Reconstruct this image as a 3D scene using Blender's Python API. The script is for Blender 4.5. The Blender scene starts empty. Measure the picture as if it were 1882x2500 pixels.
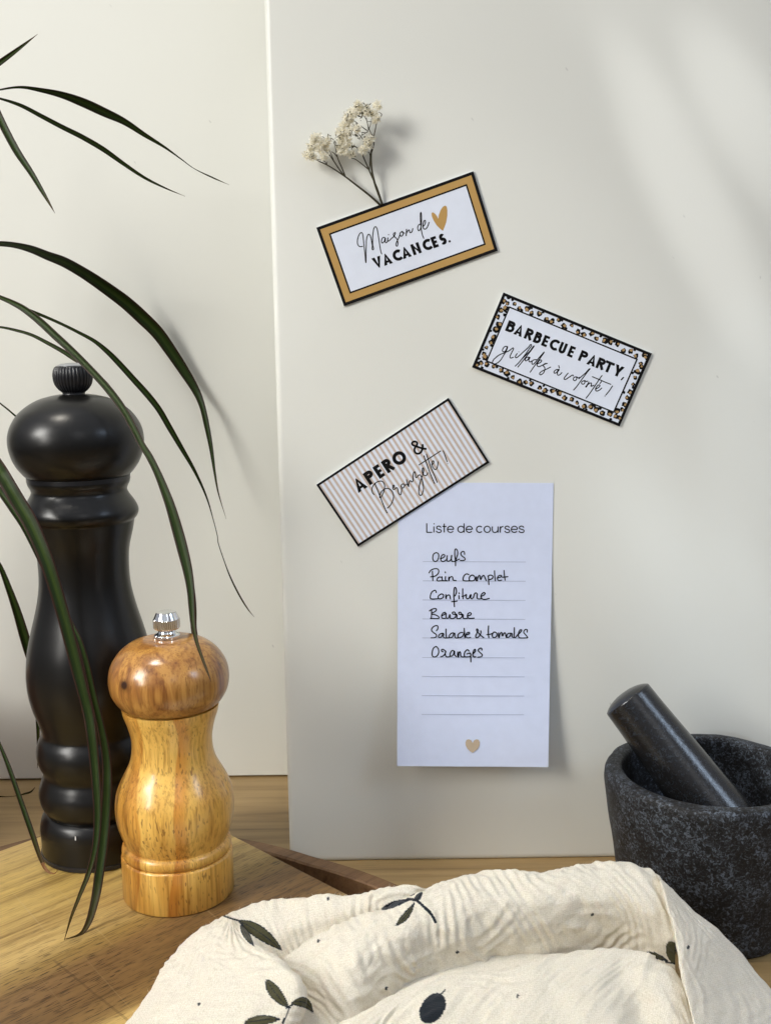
import bpy, math, random
import numpy as np
from mathutils import Vector, Matrix, noise as mnoise

# ------------------------------------------------------------------ camera
sc = bpy.context.scene
F, CX, CY = 2600.0, 941.0, 1250.0          # focal length and centre in photo pixels (1882 x 2500)
PITCH, ROLL, CAMH = math.radians(9.0), math.radians(0.8), 0.312
Fw = np.array([0, math.cos(PITCH), -math.sin(PITCH)])
U0 = np.array([0, math.sin(PITCH), math.cos(PITCH)])
R0 = np.array([1.0, 0, 0])
RR = math.cos(ROLL) * R0 - math.sin(ROLL) * U0
UU = math.sin(ROLL) * R0 + math.cos(ROLL) * U0
CAM = np.array([0, 0, CAMH])
cd = bpy.data.cameras.new('camera')
cd.sensor_fit = 'HORIZONTAL'; cd.sensor_width = 36.0; cd.lens = 36.0 * F / 1882.0
cd.clip_start = 0.01; cd.clip_end = 50
cam = bpy.data.objects.new('camera', cd)
sc.collection.objects.link(cam)
m = Matrix(((RR[0], UU[0], -Fw[0], 0), (RR[1], UU[1], -Fw[1], 0), (RR[2], UU[2], -Fw[2], CAMH), (0, 0, 0, 1)))
cam.matrix_world = m
sc.camera = cam

# ------------------------------------------------------------------ light
YFRONT = 0.6083
w = bpy.data.worlds.new('World'); sc.world = w; w.use_nodes = True
bg = w.node_tree.nodes['Background']
_tc = w.node_tree.nodes.new('ShaderNodeTexCoord'); _sp = w.node_tree.nodes.new('ShaderNodeSeparateXYZ')
_rp = w.node_tree.nodes.new('ShaderNodeValToRGB')          # a room: dim floor side, lighter ceiling
_rp.color_ramp.elements[0].position = 0.40; _rp.color_ramp.elements[0].color = (0.10, 0.10, 0.105, 1)
_rp.color_ramp.elements[1].position = 0.95; _rp.color_ramp.elements[1].color = (0.86, 0.90, 1.0, 1)
w.node_tree.links.new(_tc.outputs['Generated'], _sp.inputs[0])
_mr = w.node_tree.nodes.new('ShaderNodeMapRange'); _mr.inputs[1].default_value = -1; _mr.inputs[2].default_value = 1
w.node_tree.links.new(_sp.outputs[2], _mr.inputs[0]); w.node_tree.links.new(_mr.outputs[0], _rp.inputs[0])
w.node_tree.links.new(_rp.outputs[0], bg.inputs[0]); bg.inputs[1].default_value = 0.76

def area(name, pos, target, sx, sy, power, col, spread=180):
    l = bpy.data.lights.new(name, 'AREA'); l.shape = 'RECTANGLE'; l.size = sx; l.size_y = sy
    l.energy = power; l.color = col; l.spread = math.radians(spread)
    o = bpy.data.objects.new(name, l); sc.collection.objects.link(o)
    o.location = pos
    o.rotation_euler = (Vector(target) - Vector(pos)).to_track_quat('-Z', 'Y').to_euler()
    return o

def spot(name, pos, target, power, col, angle, blend, radius, stretch=1.0, roll=0.0):
    l = bpy.data.lights.new(name, 'SPOT'); l.energy = power; l.color = col
    l.spot_size = math.radians(angle); l.spot_blend = blend; l.shadow_soft_size = radius
    o = bpy.data.objects.new(name, l); sc.collection.objects.link(o)
    o.location = pos
    q = (Vector(target) - Vector(pos)).to_track_quat('-Z', 'Y')
    o.rotation_euler = (q @ Matrix.Rotation(roll, 3, 'Z').to_quaternion()).to_euler()
    o.scale = (stretch, 1, 1)
    return o

area('window_light', (-1.10, -0.22, 0.95), (-0.10, 0.62, 0.52), 0.42, 0.54, 4.2, (1.0, 0.98, 0.93), 82)
area('table_fill_light', (-0.42, 0.26, 1.25), (-0.05, 0.42, 0.03), 0.20, 0.20, 0.27, (1.0, 0.94, 0.82), 34)  # added fill lamp overhead, brightens the cutting board and the cloth
area('mill_highlight_light', (-0.95, -0.42, 0.52), (-0.13, 0.50, 0.10), 0.16, 0.34, 0.26, (1.0, 0.965, 0.90), 50)  # added lamp, puts highlights on the mills below the main beam
area('room_light', (0.42, -0.95, 1.10), (0.0, 0.6, 0.30), 0.40, 0.55, 0.25, (0.95, 0.975, 1.0), 95)
area('side_window_light', (1.10, -0.02, 0.85), (0.17, 0.51, 0.06), 0.26, 0.46, 0.24, (0.62, 0.78, 1.0), 40)
# narrow spot lamps, added and stretched to lay daylight streaks on the panels
WIN = (-1.25, -0.42, 1.10)
def sight(u, v, y):
    k = F; d = Fw + (u - CX) / k * RR + (CY - v) / k * UU
    return tuple(CAM + d * (y / d[1]))
for (u, v, pw, ang, st, rl, cl) in ((1690, 500, 85, 1.25, 4.6, -1.22, 0), (1815, 285, 75, 1.25, 2.8, -1.22, 0), (1650, 50, 26, 3.0, 1.6, -1.0, 0), (1862, 1110, 60, 1.7, 3.4, -1.5, 1), (1700, 1370, 36, 2.0, 2.6, -1.2, 1), (1760, 1580, 60, 3.0, 2.0, -1.0, 1), (1450, 850, 22, 3.6, 2.4, -1.1, 0), (300, 300, 34, 4.4, 2.0, -1.2, 0)):
    spot('daylight_patch', WIN, sight(u, v, YFRONT), pw * 0.64, ((0.98, 0.985, 1.0), (0.80, 0.90, 1.0))[cl], ang, 1.0, 0.004, st, rl)

sc.view_settings.view_transform = 'Standard'
try: sc.view_settings.look = 'None'
except Exception: pass
sc.view_settings.exposure = 0.0; sc.view_settings.gamma = 1.0; sc.view_settings.use_curve_mapping = False
sc.render.engine = 'CYCLES'
sc.cycles.max_bounces = 8; sc.cycles.use_denoising = True

# ------------------------------------------------------------------ geometry of sight
def ray(u, v): return Fw + (u - CX) / F * RR + (CY - v) / F * UU
def onz(u, v, z):
    d = ray(u, v); return CAM + d * ((z - CAMH) / d[2])
def ony(u, v, y):
    d = ray(u, v); return CAM + d * (y / d[1])
def px(p):
    q = np.asarray(p, float) - CAM; z = q @ Fw
    return CX + F * (q @ RR) / z, CY - F * (q @ UU) / z

YF, YB = 0.6083, 0.7385                       # fronts of the two panels
ZB, ZT = 0.034, 0.022                         # tops of cutting board and tray

# ------------------------------------------------------------------ object helpers
col = sc.collection
ROOT = {}
def tag(o, label=None, cat=None, group=None, kind=None):
    if label: o['label'] = label
    if cat: o['category'] = cat
    if group: o['group'] = group
    if kind: o['kind'] = kind
    return o
def thing(name, label, cat, loc, group=None):
    o = bpy.data.objects.new(name, None); col.objects.link(o)
    o.empty_display_size = 0.01
    o.location = loc; ROOT[o.name] = np.array(loc, float)
    return tag(o, label, cat, group)
def mesh(name, verts, faces, mats, parent=None, smooth=True, loc=None, uv=None, attr=None, matidx=None, angle=None):
    off = np.zeros(3)
    if parent is not None: off = ROOT[parent.name]
    elif loc is not None: off = np.array(loc, float)
    v = np.asarray(verts, float) - off
    me = bpy.data.meshes.new(name)
    me.from_pydata(v.tolist(), [], [tuple(int(i) for i in f) for f in faces])
    if not isinstance(mats, (list, tuple)): mats = [mats]
    for mm in mats: me.materials.append(mm)
    if matidx is not None: me.polygons.foreach_set('material_index', np.asarray(matidx, np.int32))
    me.polygons.foreach_set('use_smooth', [bool(smooth)] * len(me.polygons))
    if smooth and angle: me.set_sharp_from_angle(angle=math.radians(angle))
    if uv is not None:
        layer = me.uv_layers.new(name='UVMap')
        li = np.zeros(len(me.loops), np.int32); me.loops.foreach_get('vertex_index', li)
        layer.data.foreach_set('uv', np.asarray(uv, float)[li].ravel())
    if attr is not None:
        for an, arr in attr.items():
            a = me.attributes.new(an, 'FLOAT_COLOR', 'POINT')
            a.data.foreach_set('color', np.asarray(arr, float).ravel())
    me.update()
    o = bpy.data.objects.new(name, me); col.objects.link(o)
    if parent is not None:
        o.parent = parent; ROOT[o.name] = ROOT[parent.name]
    elif loc is not None:
        o.location = loc; ROOT[o.name] = np.array(loc, float)
    else: ROOT[o.name] = np.zeros(3)
    return o
class MB:
    def __init__(s): s.v = []; s.f = []; s.mi = []; s.uv = []
    def add(s, vs, fs, mi=0, uv=None):
        b = len(s.v); s.v += [tuple(map(float, p)) for p in vs]; s.f += [tuple(i + b for i in f) for f in fs]
        s.mi += [mi] * len(fs); s.uv += list(uv) if uv is not None else [(0, 0)] * len(vs)
    def build(s, name, mats, parent=None, **k):
        return mesh(name, s.v, s.f, mats, parent, matidx=s.mi, uv=s.uv, **k)

def catmull(P, n=8, closed=False):
    P = np.asarray(P, float); N = len(P)
    if N < 3 and not closed:
        return np.array([P[0] + (P[-1] - P[0]) * t for t in np.linspace(0, 1, n + 1)])
    out = []
    seg = N if closed else N - 1
    for i in range(seg):
        p1, p2 = P[i % N], P[(i + 1) % N]
        p0 = P[(i - 1) % N] if (closed or i > 0) else 2 * p1 - p2
        p3 = P[(i + 2) % N] if (closed or i + 2 < N) else 2 * p2 - p1
        # centripetal-ish tangents limited for short segments
        d = np.linalg.norm(p2[:2] - p1[:2]) + 1e-9
        m1 = (p2 - p0) / (np.linalg.norm(p2[:2] - p0[:2]) + 1e-9) * d
        m2 = (p3 - p1) / (np.linalg.norm(p3[:2] - p1[:2]) + 1e-9) * d
        for t in np.linspace(0, 1, n, endpoint=False):
            h = t * t * t; q = t * t
            out.append((2 * h - 3 * q + 1) * p1 + (h - 2 * q + t) * m1 + (-2 * h + 3 * q) * p2 + (h - q) * m2)
    if not closed: out.append(P[-1])
    return np.array(out)

def tube(pts, rad, n=7):
    pts = np.asarray(pts, float); N = len(pts)
    rad = np.full(N, rad) if np.isscalar(rad) else np.asarray(rad)
    T = np.gradient(pts, axis=0); T /= (np.linalg.norm(T, axis=1)[:, None] + 1e-12)
    ref = np.array([0.3, 0.9, 0.2]); vs = []; fs = []
    for i in range(N):
        a = np.cross(T[i], ref); a /= np.linalg.norm(a) + 1e-12; b = np.cross(T[i], a)
        for k in range(n):
            th = 2 * math.pi * k / n
            vs.append(pts[i] + rad[i] * (math.cos(th) * a + math.sin(th) * b))
    for i in range(N - 1):
        for k in range(n):
            fs.append((i * n + k, i * n + (k + 1) % n, (i + 1) * n + (k + 1) % n, (i + 1) * n + k))
    fs.append(tuple(range(n))[::-1]); fs.append(tuple((N - 1) * n + k for k in range(n)))
    return vs, fs

def lathe(prof, c, n=96, rib=None):
    """prof: list of (r, z); c: (x, y). rib(z) -> (count, depth) modulates the radius."""
    vs = []; fs = []; ring = []
    for r, z in prof:
        if r < 1e-6:
            ring.append([len(vs)]); vs.append((c[0], c[1], z)); continue
        idx = []
        for k in range(n):
            th = 2 * math.pi * k / n; rr = r
            if rib:
                q = rib(z)
                if q: rr = r * (1 - q[1] * (0.5 + 0.5 * math.cos(q[0] * th)) ** 2)
            idx.append(len(vs)); vs.append((c[0] + rr * math.cos(th), c[1] + rr * math.sin(th), z))
        ring.append(idx)
    for a, b in zip(ring[:-1], ring[1:]):
        if len(a) == 1 and len(b) == 1: continue
        for k in range(n):
            k2 = (k + 1) % n
            if len(a) == 1: fs.append((a[0], b[k2], b[k]))
            elif len(b) == 1: fs.append((a[k], a[k2], b[0]))
            else: fs.append((a[k], a[k2], b[k2], b[k]))
    return vs, fs

# ------------------------------------------------------------------ materials
def newmat(name):
    mt = bpy.data.materials.new(name); mt.use_nodes = True
    nt = mt.node_tree; b = nt.nodes['Principled BSDF']
    return mt, nt, b
def N(nt, t, **k):
    n = nt.nodes.new(t)
    for a, v in k.items(): setattr(n, a, v)
    return n
def ramp(nt, stops, fac, interp='LINEAR'):
    r = N(nt, 'ShaderNodeValToRGB'); r.color_ramp.interpolation = interp
    el = r.color_ramp.elements
    while len(el) < len(stops): el.new(0.5)
    for e, (p, c) in zip(el, stops):
        e.position = p; e.color = (*c, 1) if len(c) == 3 else c
    nt.links.new(fac, r.inputs[0]); return r.outputs[0]
def coords(nt, scale=(1, 1, 1), rot=(0, 0, 0), loc=(0, 0, 0), kind='Object'):
    tc = N(nt, 'ShaderNodeTexCoord'); mp = N(nt, 'ShaderNodeMapping')
    mp.inputs['Scale'].default_value = scale; mp.inputs['Rotation'].default_value = rot; mp.inputs['Location'].default_value = loc
    nt.links.new(tc.outputs[kind], mp.inputs[0])
    if any(rot) and tuple(scale) != (1, 1, 1):      # turn first, then stretch
        mp.inputs['Scale'].default_value = (1, 1, 1)
        m2 = N(nt, 'ShaderNodeMapping'); m2.inputs['Scale'].default_value = scale
        nt.links.new(mp.outputs[0], m2.inputs[0]); return m2.outputs[0]
    return mp.outputs[0]
def noise(nt, vec, scale, detail=3, rough=0.5, dist=0.0):
    n = N(nt, 'ShaderNodeTexNoise'); n.inputs['Scale'].default_value = scale
    n.inputs['Detail'].default_value = detail; n.inputs['Roughness'].default_value = rough
    n.inputs['Distortion'].default_value = dist
    nt.links.new(vec, n.inputs['Vector']); return n.outputs[0]
def mix(nt, a, b, fac, mode='MIX'):
    x = N(nt, 'ShaderNodeMix', data_type='RGBA', blend_type=mode)
    if isinstance(fac, (int, float)): x.inputs[0].default_value = fac
    else: nt.links.new(fac, x.inputs[0])
    for s, val in ((6, a), (7, b)):
        if isinstance(val, tuple): x.inputs[s].default_value = (*val, 1)
        else: nt.links.new(val, x.inputs[s])
    return x.outputs[2]
def math_(nt, op, a, b=0.0):
    x = N(nt, 'ShaderNodeMath', operation=op)
    for i, val in enumerate((a, b)):
        if isinstance(val, (int, float)): x.inputs[i].default_value = val
        else: nt.links.new(val, x.inputs[i])
    return x.outputs[0]
def bump(nt, b, h, strength, dist):
    x = N(nt, 'ShaderNodeBump'); x.inputs['Strength'].default_value = strength; x.inputs['Distance'].default_value = dist
    nt.links.new(h, x.inputs['Height']); nt.links.new(x.outputs[0], b.inputs['Normal'])

def flat(name, c, rough=0.5, spec=0.5, coat=0.0, metal=0.0, grain=0.0):
    mt, nt, b = newmat(name)
    b.inputs['Roughness'].default_value = rough; b.inputs['Specular IOR Level'].default_value = spec
    b.inputs['Coat Weight'].default_value = coat; b.inputs['Coat Roughness'].default_value = 0.12
    b.inputs['Metallic'].default_value = metal
    v = coords(nt)
    n = noise(nt, v, 160, 4)
    c2 = tuple(min(1, x * 1.05 + grain) for x in c); c1 = tuple(x * 0.96 for x in c)
    nt.links.new(mix(nt, c1, c2, n), b.inputs['Base Color'])
    return mt

def mat_panel(name, c, rough):
    mt, nt, b = newmat(name)
    v = coords(nt)
    big = noise(nt, v, 6, 3); fine = noise(nt, v, 900, 2)
    base = mix(nt, tuple(x * 0.975 for x in c), tuple(min(1, x * 1.02) for x in c), big)
    # small scuffs and specks
    sp = noise(nt, coords(nt, (1, 1, 0.45), (0, 0.5, 0)), 260, 1, 0.4)
    spm = ramp(nt, [(0.0, (0, 0, 0)), (0.80, (0, 0, 0)), (0.83, (1, 1, 1))], sp)
    base = mix(nt, base, tuple(x * 0.62 for x in c), math_(nt, 'MULTIPLY', spm, 0.5))
    nt.links.new(base, b.inputs['Base Color'])
    b.inputs['Roughness'].default_value = rough; b.inputs['Specular IOR Level'].default_value = 0.4
    bump(nt, b, fine, 0.05, 0.0006)
    return mt
M_front = mat_panel('cream_satin_panel', (0.705, 0.708, 0.655), 0.42)
M_back = mat_panel('cream_matt_panel', (0.80, 0.80, 0.735), 0.6)

def mat_oak():
    mt, nt, b = newmat('oak_laminate')
    v = coords(nt, (2.2, 42, 40)); vd = coords(nt, (3, 14, 10))
    warp = noise(nt, vd, 1.0, 2)
    g1 = noise(nt, v, 2.4, 5, 0.6, 0.25)
    c = ramp(nt, [(0.30, (0.175, 0.105, 0.040)), (0.42, (0.30, 0.195, 0.080)), (0.55, (0.375, 0.25, 0.108)), (0.75, (0.42, 0.285, 0.13))], g1)
    c = mix(nt, c, (0.27, 0.17, 0.07), math_(nt, 'MULTIPLY', ramp(nt, [(0.4, (0, 0, 0)), (0.65, (1, 1, 1))], warp), 0.35))
    fine = noise(nt, coords(nt, (18, 420, 400)), 1.6, 2)
    c = mix(nt, c, (0.14, 0.085, 0.04), ramp(nt, [(0.62, (0, 0, 0)), (0.72, (0.55, 0.55, 0.55))], fine))
    nt.links.new(c, b.inputs['Base Color']); b.inputs['Roughness'].default_value = 0.42
    bump(nt, b, fine, 0.15, 0.0004)
    return mt
M_oak = mat_oak()

def mat_board(bands, name, dark=1.0, knife=True):
    """acacia; grain along local X after a 45 degree turn; bands = ramp stops across the planks (metres / 0.3)"""
    mt, nt, b = newmat(name)
    base = coords(nt, (1, 1, 1), (0, 0, math.radians(-45)))
    wob = noise(nt, coords(nt, (4, 22, 20), (0, 0, math.radians(-45))), 1.0, 3)
    sep = N(nt, 'ShaderNodeSeparateXYZ'); nt.links.new(base, sep.inputs[0])
    q = math_(nt, 'ADD', math_(nt, 'MULTIPLY', sep.outputs[1], -1 / 0.4), math_(nt, 'MULTIPLY', math_(nt, 'SUBTRACT', wob, 0.5), 0.07))
    c = ramp(nt, bands, q)
    g = noise(nt, coords(nt, (9, 260, 150), (0, 0, math.radians(-45))), 1.0, 6, 0.65, 0.1)
    gm = ramp(nt, [(0.30, (0.42, 0.36, 0.29)), (0.44, (0.86, 0.83, 0.79)), (0.52, (1.0, 1.0, 1.0)), (0.7, (1.15, 1.13, 1.08))], g)
    c = mix(nt, c, gm, 1.0, 'MULTIPLY')
    p = noise(nt, coords(nt, (130, 1500, 900), (0, 0, math.radians(-45))), 1.0, 1)
    c = mix(nt, c, (0.035, 0.018, 0.008), math_(nt, 'MULTIPLY', ramp(nt, [(0.56, (0, 0, 0)), (0.64, (0.85, 0.85, 0.85))], p), ramp(nt, [(0.22, (0.28, 0.28, 0.28)), (0.33, (1, 1, 1)), (0.43, (1, 1, 1)), (0.46, (0.25, 0.25, 0.25)), (0.70, (1, 1, 1))], q)))
    if knife:
        k = noise(nt, coords(nt, (420, 5, 5), (0, 0, math.radians(-38))), 1.0, 0)
        c = mix(nt, c, (0.50, 0.38, 0.2), ramp(nt, [(0.755, (0, 0, 0)), (0.78, (0.22, 0.22, 0.22))], k))
    if knife:   # a long cut across the grain
        ln = math_(nt, 'LESS_THAN', math_(nt, 'ABSOLUTE', math_(nt, 'ADD', sep.outputs[0], math_(nt, 'ADD', 0.1338, math_(nt, 'MULTIPLY', math_(nt, 'SUBTRACT', wob, 0.5), 0.004)))), 0.0006)
        c = mix(nt, c, (0.07, 0.038, 0.014), math_(nt, 'MULTIPLY', math_(nt, 'MULTIPLY', ln, 0.35), math_(nt, 'GREATER_THAN', q, 0.30)))
    nt.links.new(c, b.inputs['Base Color']); b.inputs['Roughness'].default_value = 0.5
    b.inputs['Specular IOR Level'].default_value = 0.35
    bump(nt, b, g, 0.10, 0.0005)
    return mt
PALE, MID, DARK, WALN = (0.53, 0.365, 0.132), (0.34, 0.205, 0.068), (0.20, 0.112, 0.040), (0.165, 0.090, 0.042)
M_board = mat_board([(0.0, PALE), (0.12, (0.53, 0.36, 0.10)), (0.26, PALE), (0.30, (0.30, 0.19, 0.055)), (0.335, DARK), (0.405, (0.155, 0.086, 0.030)), (0.435, (0.22, 0.13, 0.045)), (0.455, PALE), (0.60, PALE), (0.66, MID), (0.78, DARK), (0.90, MID)], 'acacia_board')
M_tray = mat_board([(0.0, WALN), (0.5, (0.20, 0.105, 0.047)), (1.0, (0.15, 0.08, 0.04))], 'walnut_tray', knife=False)

def mat_millwood(name, light, mid, dark, swirl, stripes):
    mt, nt, b = newmat(name)
    v = coords(nt, (1, 1, 1))
    # glued staves: slow steps across, vertical grain
    n1 = noise(nt, coords(nt, (60, 60, 7), (0.05, 0.1, 0.3)), 1.0, 3, 0.5, swirl)
    c = ramp(nt, [(0.25, dark), (0.42, mid), (0.58, light), (0.8, tuple(x * 1.1 for x in light))], n1)
    if stripes:
        wob = noise(nt, coords(nt, (10, 10, 16)), 1.0, 2)
        sp = N(nt, 'ShaderNodeSeparateXYZ'); nt.links.new(v, sp.inputs[0])
        xx = math_(nt, 'ADD', math_(nt, 'MULTIPLY', sp.outputs[0], 1 / 0.07), math_(nt, 'ADD', 0.5, math_(nt, 'MULTIPLY', math_(nt, 'SUBTRACT', wob, 0.5), 0.32)))
        st = ramp(nt, [(0.0, (0.80, 0.64, 0.5)), (0.22, (0.93, 0.84, 0.74)), (0.285, (0.76, 0.58, 0.42)), (0.30, (1.05, 1.04, 1.02)), (0.54, (1.03, 1.02, 1.0)), (0.552, (0.80, 0.56, 0.36)), (0.61, (0.86, 0.66, 0.48)), (0.66, (1.02, 0.98, 0.92)), (0.80, (0.92, 0.80, 0.66)), (1.0, (0.96, 0.88, 0.78))], xx)
        c = mix(nt, c, st, 1.0, 'MULTIPLY')
    g = noise(nt, coords(nt, (680, 680, 20)), 1.0, 4, 0.65, 0.3)
    c = mix(nt, c, mix(nt, c, (0.50, 0.38, 0.25), 1.0, 'MULTIPLY'), ramp(nt, [(0.47, (0, 0, 0)), (0.68, (0.8, 0.8, 0.8))], g))
    # pores: short brown dashes
    p = noise(nt, coords(nt, (900, 900, 200), (0.12, 0.08, 0)), 1.0, 1, 0.4)
    pz = noise(nt, v, 45, 2)
    pm = math_(nt, 'MULTIPLY', ramp(nt, [(0.635, (0, 0, 0)), (0.675, (1, 1, 1))], p), ramp(nt, [(0.38, (0.10, 0.10, 0.10)), (0.6, (0.72, 0.72, 0.72))], pz))
    c = mix(nt, c, (0.19, 0.080, 0.018), pm)
    return mt, nt, b, c
def finish_wood(mt, nt, b, c, rough=0.3):
    nt.links.new(c, b.inputs['Base Color']); b.inputs['Roughness'].default_value = rough
    b.inputs['Coat Weight'].default_value = 0.5; b.inputs['Coat Roughness'].default_value = 0.16
    b.inputs['Specular IOR Level'].default_value = 0.4
    return mt
M_mill = finish_wood(*mat_millwood('varnished_rubberwood', (0.76, 0.475, 0.112), (0.66, 0.365, 0.072), (0.50, 0.235, 0.040), 0.4, True))
_t = mat_millwood('varnished_acacia_head', (0.47, 0.235, 0.055), (0.32, 0.135, 0.030), (0.14, 0.055, 0.015), 2.6, False)
def knot(nt, c, centre, r):
    v = coords(nt)
    d = N(nt, 'ShaderNodeVectorMath', operation='DISTANCE'); nt.links.new(v, d.inputs[0]); d.inputs[1].default_value = centre
    k = ramp(nt, [(0.0, (1, 1, 1)), (0.35, (1, 1, 1)), (0.6, (0.35, 0.35, 0.35)), (1.0, (0, 0, 0))], math_(nt, 'DIVIDE', d.outputs['Value'], r))
    return mix(nt, c, (0.035, 0.012, 0.004), k)
HEAD = _t
M_black = flat('black_lacquer', (0.0050, 0.0046, 0.0041), 0.30, 0.42)
def _lacq():
    nt = M_black.node_tree; b = nt.nodes['Principled BSDF']
    bump(nt, b, noise(nt, coords(nt), 1500, 2), 0.035, 0.0004)
_lacq()
M_knob = flat('black_plastic', (0.012, 0.012, 0.014), 0.33)
M_steel = flat('brushed_steel', (0.55, 0.56, 0.6), 0.28, metal=1.0)
M_chrome = flat('chrome', (0.88, 0.89, 0.9), 0.06, metal=1.0)
M_white_mark = flat('white_paint', (0.65, 0.66, 0.68), 0.6)

def mat_granite(name, rough, gain, scale):
    mt, nt, b = newmat(name)
    v = coords(nt)
    n1 = noise(nt, v, 400 * scale, 6, 0.68, 1.0); n2 = noise(nt, v, 55 * scale, 3); n3 = noise(nt, v, 900 * scale, 3, 0.6)
    f = math_(nt, 'ADD', n1, math_(nt, 'MULTIPLY', math_(nt, 'SUBTRACT', n2, 0.5), 0.26))
    g = tuple(x * gain for x in (0.115, 0.135, 0.165)); mm = tuple(x * gain for x in (0.042, 0.046, 0.052))
    c = ramp(nt, [(0.38, (0.0070, 0.0065, 0.006)), (0.48, (0.013, 0.0125, 0.013)), (0.55, mm), (0.63, g), (0.78, tuple(x * 1.35 for x in g))], f)
    br = ramp(nt, [(0.62, (0, 0, 0)), (0.70, (0.55, 0.55, 0.55))], n3)
    c = mix(nt, c, (0.075 * gain, 0.055 * gain, 0.035 * gain), br)
    nt.links.new(c, b.inputs['Base Color']); b.inputs['Roughness'].default_value = rough
    b.inputs['Specular IOR Level'].default_value = 0.55 if rough < 0.4 else 0.25
    bump(nt, b, n1, 0.15 if rough < 0.4 else 0.4, 0.0008)
    return mt
M_gran = mat_granite('dark_granite', 0.55, 0.85, 1.35)
M_pest = mat_granite('polished_granite', 0.2, 0.22, 1.2)

def mat_leaf():
    mt, nt, b = newmat('long_leaf')
    tc = N(nt, 'ShaderNodeTexCoord'); sep = N(nt, 'ShaderNodeSeparateXYZ'); nt.links.new(tc.outputs['UV'], sep.inputs[0])
    ac = sep.outputs[0]
    c = ramp(nt, [(0.0, (0.040, 0.014, 0.010)), (0.09, (0.022, 0.016, 0.007)), (0.2, (0.014, 0.026, 0.0035)), (0.40, (0.021, 0.042, 0.005)), (0.5, (0.030, 0.047, 0.009)), (0.6, (0.020, 0.040, 0.005)), (0.80, (0.013, 0.024, 0.003)), (0.91, (0.022, 0.015, 0.007)), (1.0, (0.040, 0.014, 0.010))], ac)
    mp = N(nt, 'ShaderNodeMapping'); mp.inputs['Scale'].default_value = (22, 3, 1); nt.links.new(tc.outputs['UV'], mp.inputs[0])
    st = noise(nt, mp.outputs[0], 1.0, 2)
    c = mix(nt, c, mix(nt, c, (1.5, 1.45, 1.3), 1.0, 'MULTIPLY'), ramp(nt, [(0.45, (0, 0, 0)), (0.65, (1, 1, 1))], st))
    tip = ramp(nt, [(0.90, (0, 0, 0)), (1.0, (1, 1, 1))], sep.outputs[1])
    c = mix(nt, c, (0.085, 0.042, 0.015), math_(nt, 'MULTIPLY', tip, 0.75))
    nt.links.new(c, b.inputs['Base Color']); b.inputs['Roughness'].default_value = 0.45; b.inputs['Specular IOR Level'].default_value = 0.2
    bump(nt, b, st, 0.2, 0.0005)
    tr = N(nt, 'ShaderNodeBsdfTranslucent'); nt.links.new(mix(nt, c, (2.4, 2.8, 1.2), 1.0, 'MULTIPLY'), tr.inputs[0])
    ms = N(nt, 'ShaderNodeMixShader'); ms.inputs[0].default_value = 0.18
    nt.links.new(b.outputs[0], ms.inputs[1]); nt.links.new(tr.outputs[0], ms.inputs[2])
    nt.links.new(ms.outputs[0], nt.nodes['Material Output'].inputs['Surface'])
    return mt
M_leaf = mat_leaf()
M_leafdry = flat('dry_leaf_tip', (0.20, 0.085, 0.02), 0.6)
M_cane = flat('plant_cane', (0.16, 0.11, 0.065), 0.8)
M_pot = flat('terracotta_pot', (0.36, 0.16, 0.08), 0.75)
M_soil = flat('potting_soil', (0.03, 0.02, 0.014), 0.95)

M_stem = flat('dried_stem', (0.036, 0.029, 0.009), 0.6)
M_calyx = flat('dried_calyx', (0.060, 0.052, 0.018), 0.7)
def mat_petal():
    mt, nt, b = newmat('dried_petal')
    n = noise(nt, coords(nt), 260, 3)
    nt.links.new(ramp(nt, [(0.3, (0.93, 0.88, 0.72)), (0.5, (0.97, 0.95, 0.87)), (0.7, (0.98, 0.97, 0.93))], n), b.inputs['Base Color'])
    b.inputs['Roughness'].default_value = 0.8; b.inputs['Specular IOR Level'].default_value = 0.2
    tr = N(nt, 'ShaderNodeBsdfTranslucent'); tr.inputs[0].default_value = (0.97, 0.94, 0.84, 1)
    ms = N(nt, 'ShaderNodeMixShader'); ms.inputs[0].default_value = 0.58
    nt.links.new(b.outputs[0], ms.inputs[1]); nt.links.new(tr.outputs[0], ms.inputs[2])
    nt.links.new(ms.outputs[0], nt.nodes['Material Output'].inputs['Surface'])
    return mt
M_petal = mat_petal()

M_paper = flat('blue_white_paper', (0.63, 0.69, 0.86), 0.75, 0.25)
M_magnet = flat('glossy_white_print', (0.72, 0.765, 0.86), 0.32, 0.45, 0.2)
M_ink = flat('black_print', (0.004, 0.0035, 0.004), 0.6, 0.15)
M_pen = flat('black_pen_ink', (0.004, 0.004, 0.009), 0.7, 0.12)
M_rule = flat('grey_rule', (0.36, 0.41, 0.55), 0.75, 0.2)
M_tan = flat('tan_print', (0.47, 0.285, 0.088), 0.36, 0.4, 0.2)
M_leo = flat('brown_print', (0.40, 0.255, 0.105), 0.36, 0.4, 0.2)
M_beige = flat('beige_print', (0.545, 0.45, 0.385), 0.36, 0.4, 0.2)
M_beigeheart = flat('beige_heart', (0.50, 0.40, 0.285), 0.7, 0.2)

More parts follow.
